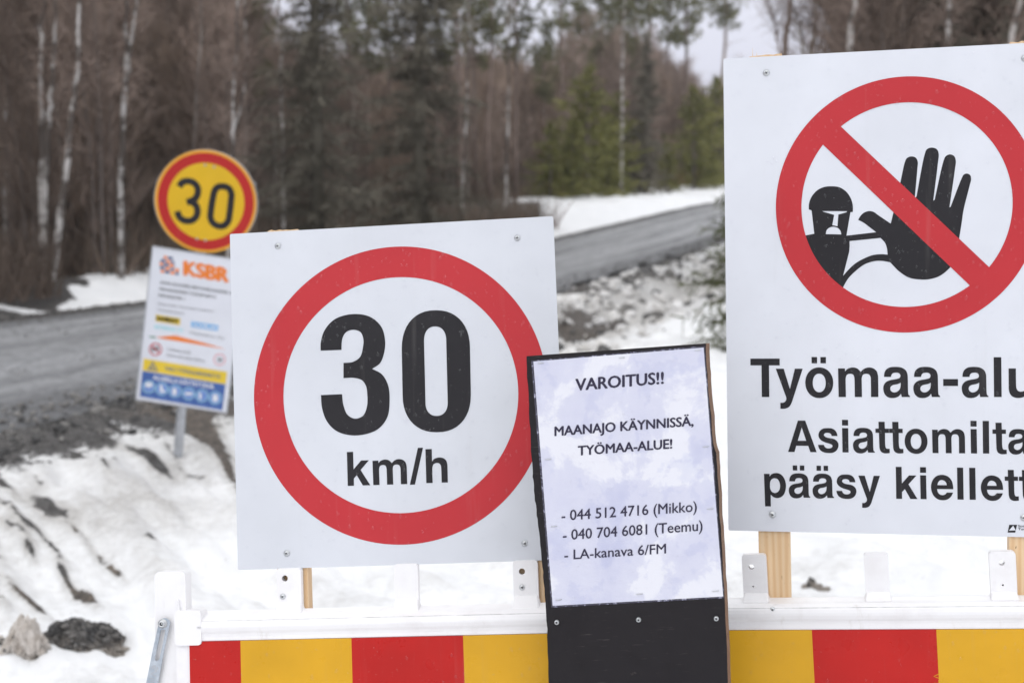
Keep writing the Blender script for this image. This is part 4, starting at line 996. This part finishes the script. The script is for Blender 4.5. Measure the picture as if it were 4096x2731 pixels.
def clod(name, mats, label, cat, px, py, w_, h_, d_, seed, stones=0, srange=(.012, .035)):
    p = ground_pt(px, py, -.22); p = ground_pt(px, py, ground_z(p.x, p.y)); p.z = ground_z(p.x, p.y)
    r_ = random.Random(seed); bm = bmesh.new(); bmesh.ops.create_icosphere(bm, subdivisions=6, radius=1)
    co = np.array([v_.co for v_ in bm.verts])
    n1 = fbm(co[:, 0] * 1.9 + seed, co[:, 1] * 1.9 + co[:, 2] * 1.5, 4, seed); n2 = fbm(co[:, 0] * 7 + co[:, 2] * 6, co[:, 1] * 7 - co[:, 2] * 5, 4, seed + 5)
    for v_, a, b in zip(bm.verts, n1, n2):
        q = v_.co * (1 + a * 1.0 - abs(b) * .8)
        q.x *= w_ / 2; q.y *= d_ / 2; q.z *= h_ * .72 * (1 + .35 * math.sin(3.0 * v_.co.x + seed)); v_.co = q
    top = [v_.co.copy() for v_ in bm.verts if v_.co.z > h_ * (.30 if v_.co.x < w_ * .12 else .48)]
    mb = MB(); bm.verts.index_update(); mb.add([v_.co.copy() for v_ in bm.verts], [[q.index for q in f.verts] for f in bm.faces], 0, True); bm.free()
    for _ in range(stones): rock(mb, r_.choice(top), r_.uniform(*srange), r_, 1, 1)
    me = mb.mesh(name, mats)
    o = bpy.data.objects.new(name, me); COL.objects.link(o); o.location = (p.x, p.y + d_ * .3, p.z - h_ * .24)
    tag(o, label, cat); return o
M['stone'] = organic('dark_roadside_stone', [(.3, (.03, .03, .031)), (.7, (.14, .137, .133))], 14, .1, 1, .6)
M['clod_stone'] = organic('clod_stone', [(.3, (.035, .034, .034)), (.7, (.21, .20, .19))], 22, .1, 1, .75)
M['stone_pale'] = organic('pale_roadside_stone', [(.3, (.12, .115, .11)), (.7, (.30, .29, .275))], 14, .1, 1, .7)
clod('ice_lump', [M['ice_block'], M['stone']], 'pitted beige lump of dirty ice at the left edge of the snow', 'ice lump', 36, 2614, .28, .25, .2, 12, 12, (.008, .02))
clod('gravel_clod', [M['clod'], M['clod_stone']], 'long dark clod of frozen gravel lying in the snow left of the barrier', 'gravel clod', 300, 2600, .46, .145, .20, 27, 150, (.008, .028))
clod('stone', [M['clod'], M['stone']], 'small dark stone in the snow seen above the right barrier rail', 'stone', 3265, 2364, .13, .09, .09, 41, 5, (.01, .02))
# loose gravel and lumps of ploughed snow strewn along the shoulder: nobody could count them
def strew(name, mats, n, fn, seed, label, cat):
    r_ = random.Random(seed); mb = MB(); k = 0
    while k < n:
        g = fn(r_)
        if g is None: continue
        x, y, r = g; k += 1
        rock(mb, Vector((x, y, ground_fast(x, y) + r * .1)), r, r_, 1 if r < .06 else 2, r_.randrange(len(mats)))
    me = mb.mesh(name, mats)
    o = bpy.data.objects.new(name, me); COL.objects.link(o); tag(o, label, cat, kind='stuff')
_GX = np.linspace(-12, 12, 481); _GY = np.linspace(3, 46, 861)
_gx, _gy = np.meshgrid(_GX, _GY); _GZ = terrain(_gx.ravel(), _gy.ravel())[0].reshape(_gx.shape)
def ground_fast(x, y):
    i = min(max(int((y - 3) / .05), 0), 860); j = min(max(int((x + 12) / .05), 0), 480); return float(_GZ[i, j])
def on_shoulder(r_):
    y = r_.choice((r_.uniform(6.5, 14), r_.uniform(13, 34))); dn = r_.uniform(0, 1.05) * r_.random() ** .4 + .03 if y < 13 else abs(r_.gauss(0, .55)) + .02
    x = float(lin(y, XN)) + dn
    return (x, y, r_.uniform(.007, .022) if r_.random() < .95 else r_.uniform(.03, .07))
strew('gravel', [M['stone'], M['stone'], M['stone_pale']], 7000, on_shoulder, 5, 'loose dark gravel strewn along the near road shoulder', 'gravel')
def on_road(r_):
    y = r_.uniform(8.5, 22) if r_.random() < .75 else r_.uniform(20, 45); u = r_.random()
    if r_.random() < .45: u = r_.choice((r_.uniform(-.05, .09), r_.uniform(.90, 1.02), r_.uniform(.44, .52)))
    x = float(lin(y, XF)) * (1 - u) + float(lin(y, XN)) * u
    return (x, y, r_.uniform(.008, .022) if -.01 < u < .9 else r_.uniform(.012, .045))
_gz_keep = ground_fast
def ground_fast(x, y): return float(zr(y)) + .03
strew('road_gravel', [M['stone'], M['stone_pale'], M['stone_pale']], 5200, on_road, 15, 'loose gravel lying on the road surface and along its edges', 'gravel')
ground_fast = _gz_keep
def on_bank(r_):
    y = r_.uniform(12.5, 32); x = float(lin(y, XN)) + r_.uniform(.2, 3.0)
    return (x, y, .03 + .13 * r_.random() ** 3)
M['snow_lump'] = organic('grimy_snow_lump', [(.35, (.52, .50, .47)), (.6, (.80, .795, .79))], 7, .08, 1, .7)
strew('snow_lumps', [M['snow_lump'], M['snow_lump'], M['snow_lump'], M['stone'], M['stone_pale']], 1100, on_bank, 6, 'lumps of grimy ploughed snow on the roadside bank', 'snow')

# ------------------------------------------------------------------ trees
def rdir(r_, az, el): return Vector((math.cos(az) * math.cos(el), math.sin(az) * math.cos(el), math.sin(el)))
def rvec(r_): return Vector((r_.gauss(0, 1), r_.gauss(0, 1), r_.gauss(0, 1))).normalized()
def along(pts, t):
    k = t * (len(pts) - 1); i = min(int(k), len(pts) - 2); return pts[i].lerp(pts[i + 1], k - i)

def thicket(seed, h, stems, nbr, ntw, r0=.026, spread=.45, wtw=.0045):
    """leafless young broadleaf: several thin stems and a haze of fine twigs"""
    r_ = random.Random(seed); st = MB(); tw = MB()
    for s_ in range(stems):
        az = r_.uniform(0, 6.28); b = Vector((math.cos(az), math.sin(az), 0)) * r_.uniform(0, spread)
        hh = h * r_.uniform(.72, 1.0); lean = rdir(r_, az + r_.uniform(-.6, .6), 0) * r_.uniform(.02, .10) * hh
        pts = [b + Vector((0, 0, hh * t)) + lean * t ** 1.4 + rvec(r_) * .03 * h * t * .5 for t in (0, .15, .3, .45, .6, .75, .9, 1)]
        pts[0].z = -.15
        rr_ = r0 * r_.uniform(.7, 1.3); st.tube(pts, [rr_ * (1 - .88 * t) for t in (0, .15, .3, .45, .6, .75, .9, 1)], 5)
        for q in range(nbr):
            t = .06 + .92 * r_.random() ** .8; p = along(pts, t); a2 = r_.uniform(0, 6.28)
            L = (1.15 - .75 * t) * h * .17 * r_.uniform(.6, 1.3); d = rdir(r_, a2, R(r_.uniform(28, 70)))
            e1 = p + d * L * .55; d2 = (d + Vector((0, 0, .35)) + rvec(r_) * .15).normalized(); e2 = e1 + d2 * L * .55
            tw.tube([p, e1, e2], [.009 * (1.2 - t * .7), .006, .003], 3)
            for w_ in range(ntw):
                tt = r_.uniform(.1, 1); s0 = p.lerp(e1, tt * 1.8) if tt < .55 else e1.lerp(e2, (tt - .55) / .45)
                dd = (d2 * .7 + rvec(r_) * .8 + Vector((0, 0, .45))).normalized()
                tw.ribbon(s0, s0 + dd * r_.uniform(.18, .48), wtw * r_.uniform(.7, 1.5), rvec(r_))
    return st, tw
def spruce(seed, h, rad_, dens=1.0, side=9, w=.02, droop=.25, bare=0.0, top=.92):
    r_ = random.Random(seed); st = MB(); cr_ = MB()
    pts = [Vector((0, 0, -.2)), Vector((r_.uniform(-.03, .03), 0, h * .35)), Vector((0, r_.uniform(-.03, .03), h * .7)), Vector((0, 0, h))]
    st.tube(pts, [.018 * h, .013 * h, .007 * h, .003], 7)
    z = h * bare + .12
    while z < h * .985:
        t = z / h; L0 = rad_ * (1 - t) ** .75 + .06
        nb_ = max(4, int((7 if t < .8 else 5) * dens))
        for q in range(nb_):
            if r_.random() < .12: continue
            az = r_.uniform(0, 6.28); L = L0 * r_.uniform(.35, 1.35); el = R(r_.uniform(-22, 12) + 38 * t)
            p = along(pts, .04 + .96 * t); d = rdir(r_, az, el)
            e = p + d * L; e.z -= droop * L * r_.uniform(.3, 1)
            cr_.tube([p, p.lerp(e, .5) + Vector((0, 0, .06 * L)), e], [.008, .005, .002], 3)
            ns = int(side * (0.5 + L / max(rad_, .2)) * dens)
            for w_ in range(ns):
                u = r_.uniform(.12, 1.02); s0 = p.lerp(e, u)
                dd = (d * .6 + rvec(r_) * .8 + Vector((0, 0, -.35))).normalized()
                cr_.ribbon(s0, s0 + dd * r_.uniform(.10, .26) * (.6 + .5 * min(1, L)), w * r_.uniform(.6, 1.4), rvec(r_))
        z += r_.uniform(.10, .18) * (h / 5) ** .5
    return st, cr_
def pine(seed, h, bare, rad_, nbr=72, tuft=15):
    r_ = random.Random(seed); st = MB(); cr_ = MB()
    pts = [Vector((0, 0, -.2))] + [Vector((r_.gauss(0, .006) * h, r_.gauss(0, .006) * h, h * t)) for t in (.25, .5, .75, 1)]
    st.tube(pts, [.0075 * h, .0068 * h, .0055 * h, .004 * h, .002 * h], 8)
    for q in range(nbr):
        t = bare + (1 - bare) * r_.random(); p = along(pts, t * .97 + .02); az = r_.uniform(0, 6.28)
        prof = math.sin(min(1, (t - bare) / (1 - bare) * 1.05) * math.pi * .85 + .38) * .9 + .15
        L = rad_ * max(.2, prof) * r_.uniform(.5, 1.15); d = rdir(r_, az, R(r_.uniform(2, 40)))
        e = p + d * L + Vector((0, 0, L * .15)); cr_.tube([p, p.lerp(e, .5), e], [.014, .009, .004], 3)
        for u in [.35, .5, .62, .75, .85, .95, 1.0, 1.05]:
            c = p.lerp(e, u) + rvec(r_) * .24
            for w_ in range(tuft):
                dd = (rvec(r_) + Vector((0, 0, .4)) + d * .3).normalized(); cr_.ribbon(c, c + dd * r_.uniform(.10, .21), .012 * r_.uniform(.7, 1.5), rvec(r_))
    for q in range(7):
        t = r_.uniform(.2, bare); p = along(pts, t); d = rdir(r_, r_.uniform(0, 6.28), R(r_.uniform(-15, 25)))
        st.tube([p, p + d * r_.uniform(.3, .9)], [.010, .003], 3)
    return st, cr_

def as_tree(name, st, crn, sm, cm, loc, label, cat, group=None, rz=0, sc=1.0, mesh=None):
    """root empty with trunk and crown; mesh lets copies share data"""
    ro = empty(name, loc, (0, 0, rz)); ro.scale = (sc, sc, sc)
    a, b = mesh if mesh else (st.mesh('trunk', [sm]), crn.mesh('crown', [cm]))
    for nm, me in (('trunk', a), ('crown', b)):
        o = bpy.data.objects.new(nm, me); COL.objects.link(o); o.parent = ro
    tag(ro, label, cat, group); return ro, (a, b)

def edge_scale(px, yy):
    """how tall the wood stands: tall on the left, young and low where the road bends away (a 6 m tree is 1)"""
    T = float(np.interp(px, [0, 850, 1020, 1200, 1450, 2060, 2125, 2190, 2300, 2480, 2620, 2720, 2800, 3000], [-330, -170, 120, 215, 270, 275, 380, 230, 190, 190, 260, 330, 400, 330]))
    return max(.55, ((749 - T) / F * yy + 1.5 - float(zr(yy))) / 6.0)
def far_y(px, df):
    """distance at which the sight line through px runs df metres beyond the road's far edge"""
    return (df + 11.04) / (.332 - (px - 2048) / F)
KIND = {}
for i in range(5):
    s_, t_ = thicket(100 + i, (5.8, 6.4, 5.2, 6.8, 5.6)[i], (5, 4, 6, 4, 5)[i], 40, 16, wtw=.0052)
    KIND['thicket', i] = (s_.mesh('trunk', [M['bark_grey']]), t_.mesh('crown', [M['twig'] if i % 2 == 0 else M['twig_purple']]))
for i in range(2):
    s_, t_ = thicket(120 + i, (6.0, 6.6)[i], 5, 42, 17, wtw=.0055)
    KIND['thicket', 5 + i] = (s_.mesh('trunk', [M['bark_grey']]), t_.mesh('crown', [M['twig_dark']]))
for i in range(2):
    s_, t_ = thicket(140 + i, 7.4, 1, 80, 16, .042, .05, wtw=.0042)
    KIND['sapling', i] = (s_.mesh('trunk', [M['bark_pale'] if i else M['bark_grey']]), t_.mesh('crown', [M['twig_purple']]))
for i in range(3):
    s_, t_ = spruce(200 + i, (7.5, 6.0, 8.2)[i], (1.05, .9, 1.1)[i], 1.15, 30, .012, .35)
    KIND['spruce', i] = (s_.mesh('trunk', [M['dead_spruce']]), t_.mesh('crown', [M['dead_spruce']]))
for i in range(3):
    s_, t_ = spruce(230 + i, (3.9, 3.4, 2.8)[i], (1.45, 1.3, 1.1)[i], 1.0, 20, .020, .10)
    KIND['green', i] = (s_.mesh('trunk', [M['bark_grey']]), t_.mesh('crown', [M['green']]))
for i in range(3):
    s_, t_ = pine(260 + i, (9.6, 10.5, 8.8)[i], (.54, .58, .5)[i], (.98, .85, 1.05)[i])
    KIND['pine', i] = (s_.mesh('trunk', [M['bark_pine']]), t_.mesh('crown', [M['pine_green']]))

def place(kind, i, x, y, sc, label, group=None, name=None, rz=None, sink=0.0):
    nm = {'thicket': 'leafless_tree', 'sapling': 'pale_trunk_tree', 'spruce': 'grey_spruce', 'green': 'young_spruce', 'pine': 'pine_tree'}[kind]
    return as_tree(nm, None, None, None, None, (x, y, ground_z(x, y) - sink), label, 'tree', group, rnd.uniform(0, 6.28) if rz is None else rz, sc, KIND[kind, i])[0]
def at_px(px, Y): return (px - 2048) / F * (Y * CP + .5)

# the wall of thin leafless trees along the far side of the road
cnt = 0
y = 15.0
while y < 112:
    step = 1.35 if y < 34 else (1.7 if y < 50 else 2.0)
    for row in range(7 if y < 50 else 5):
        off = (2.6 if y < 34 else (4.6 if y < 44 else 6.4)) + row * 1.55 + rnd.uniform(-.6, .6); yy = y + rnd.uniform(-.6, .6) + off * .3
        x = float(lin(yy, XF)) - off * 1.05
        px = 2048 + F * x / yy
        if px < -330 or px > 3250: continue
        if 2105 < px < 2150 and rnd.random() < .6: continue
        kind = 'thicket'; u = rnd.random(); i = rnd.randrange(7) if px < 1300 else rnd.choice((0, 1, 3, 2, 4, 1, 3, 5)); sc = rnd.uniform(.82, 1.1) * edge_scale(px, yy)
        if px < 90 and yy < 21: continue
        if u < (.03 if px < 1150 else .06): kind, i = 'spruce', rnd.randrange(3); sc *= .85
        elif u < (.22 if px < 1200 else .42): kind, i = 'sapling', rnd.randrange(2); sc *= .8
        lab = {'thicket': 'thin leafless tree in the brown tangle of forest beyond the road', 'spruce': 'grey twiggy spruce standing among the leafless trees beyond the road', 'sapling': 'slender pale stemmed tree rising out of the leafless forest beyond the road'}[kind]
        grp = {'thicket': 'leafless trees beyond the road', 'spruce': 'grey spruces among the leafless trees', 'sapling': 'slender pale stems beyond the road'}[kind]
        place(kind, i, x, yy, sc, lab, grp); cnt += 1
    y += step * .95
print('forest trees', cnt)
# trees on our side of the road, behind the no entry sign
for k in range(46):
    yy = rnd.uniform(22, 34); px = rnd.uniform(3330, 4400)
    x = (px - 2048) / F * yy
    place('thicket', rnd.choice((0, 3, 5, 6, 5, 6)), x, yy, rnd.uniform(1.1, 1.4), 'brown leafless tree seen over the top edge of the no entry sign', 'leafless trees behind the no entry sign')
for px, yy, i in ((3750, 24, 1), (4020, 27, 0), (4150, 24, 2), (3650, 30, 0), (3560, 25, 1), (3900, 25, 2), (4080, 23.5, 1), (3480, 29, 2)):
    place('spruce', i, (px - 2048) / F * yy, yy, 1.0, 'dark spruce among the leafless trees over the no entry sign', 'dark spruces behind the no entry sign')

# dark spruces, young green spruces and pines one can tell apart
place('spruce', 2, at_px(1284, 25), 25, 1.05, 'tall dark spruce spire rising straight above the square 30 km/h sign')
place('spruce', 0, at_px(1690, 29.5), 29.5, 1.25, 'tall dark spruce standing right of centre above the square sign')
place('spruce', 1, (2577 - 2048) / F * 61, 61, 1.12, 'dark grey spruce between the two clumps of green young spruces')
gr_ = [(2200, 44, 1, .62, 'small green spruce at the left foot of the olive spruce clump'), (2345, 46, 0, .98, 'tallest olive green spruce in the clump beyond the snow bank'),
       (2470, 48, 1, .92, 'yellowish green spruce at the right of the olive clump'), (2290, 45, 2, .8, 'low green spruce filling the middle of the olive clump'), (2425, 45, 2, .78, 'low bright green spruce in front of the yellowish one'),
       (2770, 58, 0, .98, 'green spruce at the left of the clump beside the no entry sign'), (2860, 57, 1, 1.15, 'green spruce half hidden by the left edge of the no entry sign'), (2660, 54, 2, .6, 'small dark green spruce by the road bend')]
for px, yy, i, sc, lab in gr_:
    y2 = far_y(px, 4.0 + (i == 1) * .7); sc *= y2 / yy * 1.08; yy = y2
    place('green', i, (px - 2048) / F * yy, yy, sc, lab, 'young green spruces beyond the snow bank')
pn = [(1010, 30, 0, .62, 'pine crown showing olive between the leafless trees left of the spruce spire'), (1480, 38, 2, .92, 'pine behind the leafless trees between the two dark spruces'), (1830, 41, 1, .95, 'dense pine crown right of the tall dark spruce'), (1960, 43, 0, .92, 'pine with a broad crown left of the sky gap'), (2060, 46, 2, .98, 'slim pine at the left edge of the sky gap'), (1760, 38, 2, .95, 'pine crown touching the tall dark spruce'),
      (2177, 50, 0, .62, 'short pine right of the sky gap'), (2240, 55, 1, 1.0, 'tall thin pine just right of the sky gap'), (2317, 52, 2, .75, 'pine with a pale trunk above the olive spruce clump'), (2400, 56, 0, .95, 'pine with feathery crown over the olive spruces'), (2472, 53, 2, .82, 'pine with bare trunk above the yellowish spruce'), (2591, 55, 1, 1.03, 'pine with a long bare trunk above the dark grey spruce'),
      (1405, 36, 1, .80, 'pine top between the two dark spruces, nearer the left one'), (1560, 40, 0, .9, 'pine with an open crown just left of the right dark spruce'), (1900, 47, 2, .95, 'tall pine crown behind the broad pine left of the sky gap'), (2530, 60, 0, 1.0, 'far pine crown between the yellowish spruce and the dark grey spruce'), (2660, 60, 1, .95, 'far thin pine beside the broad pine against the sky'),
      (2730, 52, 2, 1.08, 'broad pine standing against the sky left of the no entry sign'), (2880, 50, 0, 1.02, 'pine against the sky at the top left corner of the no entry sign')]
for px, yy, i, sc, lab in pn:
    if px > 2150: y2 = max(yy, far_y(px, 7.5)); sc *= y2 / yy; yy = y2
    place('pine', i, (px - 2048) / F * yy, yy, sc, lab, 'pines along the far forest edge')

# white birches whose trunks stand out
def birch(name, paths, Y, label, r=.05, seed=1, fork=None, bark='birch'):
    r_ = random.Random(seed); st = MB(); tw = MB()
    base = None
    for pth, rr_ in paths:
        pts = [at_depth(px, py, Y) for px, py in pth]
        if base is None:
            g = ground_z(pts[0].x, Y); base = Vector((pts[0].x, Y, g))
            if pts[0].z > g: pts = [Vector((pts[0].x + (pts[0].x - pts[1].x) * .3, Y, g - .2))] + pts
        d = (pts[-1] - pts[-2]).normalized(); pts.append(pts[-1] + d * 2.4 + Vector((r_.uniform(-.2, .2), 0, 0)))
        pts = [p - base + Vector((0, r_.uniform(-.05, .05), 0)) for p in pts]
        fine = [along(pts, t) + Vector((r_.gauss(0, .012), r_.gauss(0, .012), 0)) for t in np.linspace(0, 1, 22)]
        st.tube(fine, [rr_ * (1 - .75 * (i / 21) ** 1.3) for i in range(22)], 8)
        H = fine[-1].z
        for q in range(34):
            t = r_.uniform(.35, 1); p = along(fine, t); dd = rdir(r_, r_.uniform(0, 6.28), R(r_.uniform(35, 70))); L = r_.uniform(.3, .8) * (1.15 - .6 * t)
            e = p + dd * L; tw.tube([p, p.lerp(e, .5), e + Vector((0, 0, -.1))], [.010, .006, .003], 3)
            for w_ in range(12):
                s0 = p.lerp(e, r_.uniform(.25, 1)); d2 = (dd * .5 + rvec(r_) * .6 + Vector((0, 0, -.3))).normalized(); tw.ribbon(s0, s0 + d2 * r_.uniform(.2, .5), .004, rvec(r_))
    ro, _m = as_tree('birch_tree', st, tw, M[bark], M['twig_purple'], base, label, 'birch', 'white birches at the forest edge')
    return ro
birch('b', [([(168, 1150), (170, 600), (170, 200), (173, 0)], .046)], 22.0, 'thin white birch, second trunk from the left edge of the photo', seed=2)
birch('b', [([(180, 1150), (186, 600), (196, 440), (210, 300), (225, 0)], .052)], 21.8, 'white birch leaning right, just left of the crooked speckled birch', seed=3)
birch('b', [([(215, 1150), (235, 880), (268, 700), (292, 450), (308, 300), (317, 0)], .056)], 21.5, 'crooked white birch with speckled bark at the left of the forest', seed=4)
birch('b', [([(478, 1150), (486, 560), (498, 290), (504, 0)], .050), ([(490, 400), (512, 240), (532, 110), (545, 0)], .04)], 22.2, 'forked white birch with two stems left of the round sign', seed=5)
birch('b', [([(915, 1150), (931, 600), (935, 430), (953, 0)], .043), ([(935, 520), (962, 420), (980, 330), (985, 200)], .024)], 23.4, 'slender pale birch rising behind the round yellow sign', seed=6, bark='birch')
birch('b', [([(22, 1150), (24, 500), (22, 250), (20, 0)], .038)], 24.5, 'faint white birch at the very left edge of the photo', seed=7)
birch('b', [([(1138, 1100), (1133, 740), (1128, 480), (1126, 270), (1120, 60)], .034)], 27.5, 'thin grey white birch above the left part of the square sign', seed=8)
birch('b', [([(2012, 1100), (2020, 850), (2028, 640), (2032, 460), (2034, 200)], .048)], 38, 'slender pale birch over the right half of the square sign', seed=9)
birch('b', [([(1845, 1100), (1848, 850), (1858, 600), (1868, 400), (1874, 100)], .042)], 36, 'speckled birch over the middle of the square sign', seed=10)
birch('b', [([(2485, 860), (2487, 600), (2490, 300), (2492, 100)], .068)], 60, 'pale birch trunk behind the yellowish spruce', seed=15)
birch('b', [([(3400, 600), (3404, 200), (3412, 0)], .066)], 20.5, 'white birch over the left half of the no entry sign top edge', seed=11)
birch('b', [([(3772, 600), (3786, 170), (3796, 0)], .058)], 20.5, 'leaning white birch over the right half of the no entry sign', seed=12)
birch('b', [([(4040, 600), (4055, 150), (4075, 0)], .064)], 20.5, 'white birch at the right edge of the photo over the no entry sign', seed=13)
birch('b', [([(3225, 900), (3240, 300), (3255, 150), (3262, 0)], .075), ([(3238, 330), (3210, 200), (3180, 60)], .03), ([(3245, 280), (3290, 150), (3330, 10)], .03)], 27, 'branching birch against the sky over the left corner of the no entry sign', seed=14)
birch('b', [([(3130, 900), (3140, 200), (3160, 0)], .085), ([(3138, 300), (3110, 160), (3080, 30)], .026)], 28, 'dull brown trunked tree against the sky beside the splintered batten', seed=16, bark='bark_pine')

# little spruce beside the no entry sign
s_, t_ = spruce(301, 1.85, .64, .8, 15, .010, .20)
p = ground_pt(2922, 1400, -.15); gx, gy = p.x, p.y
as_tree('spruce_sapling', s_, t_, M['bark_grey'], M['sapling_green'], (gx, gy, ground_z(gx, gy)), 'small spruce sapling poking out behind the left edge of the no entry sign', 'sapling')

# brush along the forest foot and the far wood behind: nobody could count it
mb = MB(); r_ = random.Random(77)
n = 0
while n < 24000:
    yy = 14 + 76 * r_.random() ** 1.5; off = 2.0 + 6 * r_.random() ** 1.5
    if yy > 40: off += 3.4
    if 32 < yy < 40: off -= 1.2
    if yy < 21.2: off = .7 + 6 * r_.random() ** 1.3
    x = float(lin(yy, XF)) - off * 1.05; px = 2048 + F * x / yy
    if px < -300 or px > 3000 or (yy < 23 and off < 2.7 and x + .311 * yy > -.15): continue
    n += 1
    mi = 3 if px < 330 else 1 if (2190 < px < 2350 or 2640 < px < 2790) else (0 if r_.random() < .75 else 2)
    s0 = Vector((x, yy, 0)); h = r_.uniform(.25, 1.15) * (1.15 if mi == 1 else 1)
    d = Vector((r_.gauss(0, .35), r_.gauss(0, .35), 1)).normalized()
    if n % 20 == 1 or True: s0.z = float(zr(yy)) + .15
    mb.ribbon(s0, s0 + d * h, r_.uniform(.006, .016), rvec(r_), mi)
o = mb.build('brushwood', [M['twig'], M['rust'], M['dead_spruce'], M['twig_dark']]); tag(o, 'tangle of low brown brushwood at the foot of the forest', 'brushwood', kind='stuff')
mb = MB(); n = 0
while n < 700:
    yy = r_.choice((r_.uniform(16, 60), r_.uniform(45, 135))); off = (13 if yy < 60 else 9) + 24 * r_.random()
    x = float(lin(yy, XF)) - off * 1.05; px = 2048 + F * x / yy
    if px < -500 or px > 3200 or (2105 < px < 2150): continue
    n += 1
    h = 6 * r_.uniform(.8, 1.05) * edge_scale(px, yy); b = Vector((x, yy, float(zr(yy)) + .1))
    mb.tube([b, b + Vector((r_.gauss(0, .1), 0, h * .5)), b + Vector((r_.gauss(0, .2), 0, h))], [.045, .03, .008], 4, 0)
    for q in range(140):
        t = r_.random(); s0 = b + Vector((r_.gauss(0, .55), r_.gauss(0, .5), h * t)); d = (rvec(r_) * .6 + Vector((0, 0, .8))).normalized()
        mb.ribbon(s0, s0 + d * r_.uniform(.5, 1.2) * (1 if yy < 60 else 1.4), r_.uniform(.009, .019) * (1 if yy < 60 else 1.7), rvec(r_), 1)
n = 0
while n < 720:                       # the same wood carries on past both edges of the photo
    if n % 3:
        yy = r_.uniform(-14, 42); off = 3.5 + 28 * r_.random(); x = float(lin(yy, XF)) - off * 1.05
        if yy > 0 and 2048 + F * x / yy > -280: continue
    else:
        yy = r_.uniform(16, 46); x = yy * r_.uniform(.40, 1.0) + 1.5
    n += 1; h = r_.uniform(5.5, 8.0); b = Vector((x, yy, float(zr(yy)) - .1))
    mb.tube([b, b + Vector((r_.gauss(0, .1), 0, h * .5)), b + Vector((r_.gauss(0, .2), 0, h))], [.05, .035, .008], 4, 0)
    for q in range(110):
        t = r_.random(); s0 = b + Vector((r_.gauss(0, .5), r_.gauss(0, .5), h * t)); d = (rvec(r_) * .6 + Vector((0, 0, .8))).normalized()
        mb.ribbon(s0, s0 + d * r_.uniform(.4, .9), r_.uniform(.008, .015), rvec(r_), 1)
o = mb.build('distant_forest', [M['bark_grey'], M['twig']]); tag(o, 'far leafless wood reading as one brown mass behind the first trees', 'forest', kind='stuff')

# ------------------------------------------------------------------ damp air: far trees pale a little
mb = MB(); mb.box(-480, 480, -480, 480, -1.9, 22)
m = bpy.data.materials.new('damp_air'); m.use_nodes = True
for n_ in list(m.node_tree.nodes):
    if n_.type == 'BSDF_PRINCIPLED': m.node_tree.nodes.remove(n_)
pv = m.node_tree.nodes.new('ShaderNodeVolumePrincipled'); pv.inputs['Color'].default_value = (.93, .94, .97, 1); pv.inputs['Density'].default_value = .0006; pv.inputs['Anisotropy'].default_value = .2
m.node_tree.links.new(pv.outputs[0], [n_ for n_ in m.node_tree.nodes if n_.type == 'OUTPUT_MATERIAL'][0].inputs['Volume'])
o = mb.build('haze', m); tag(o, 'thin damp air paling the far trees', 'haze', kind='stuff')
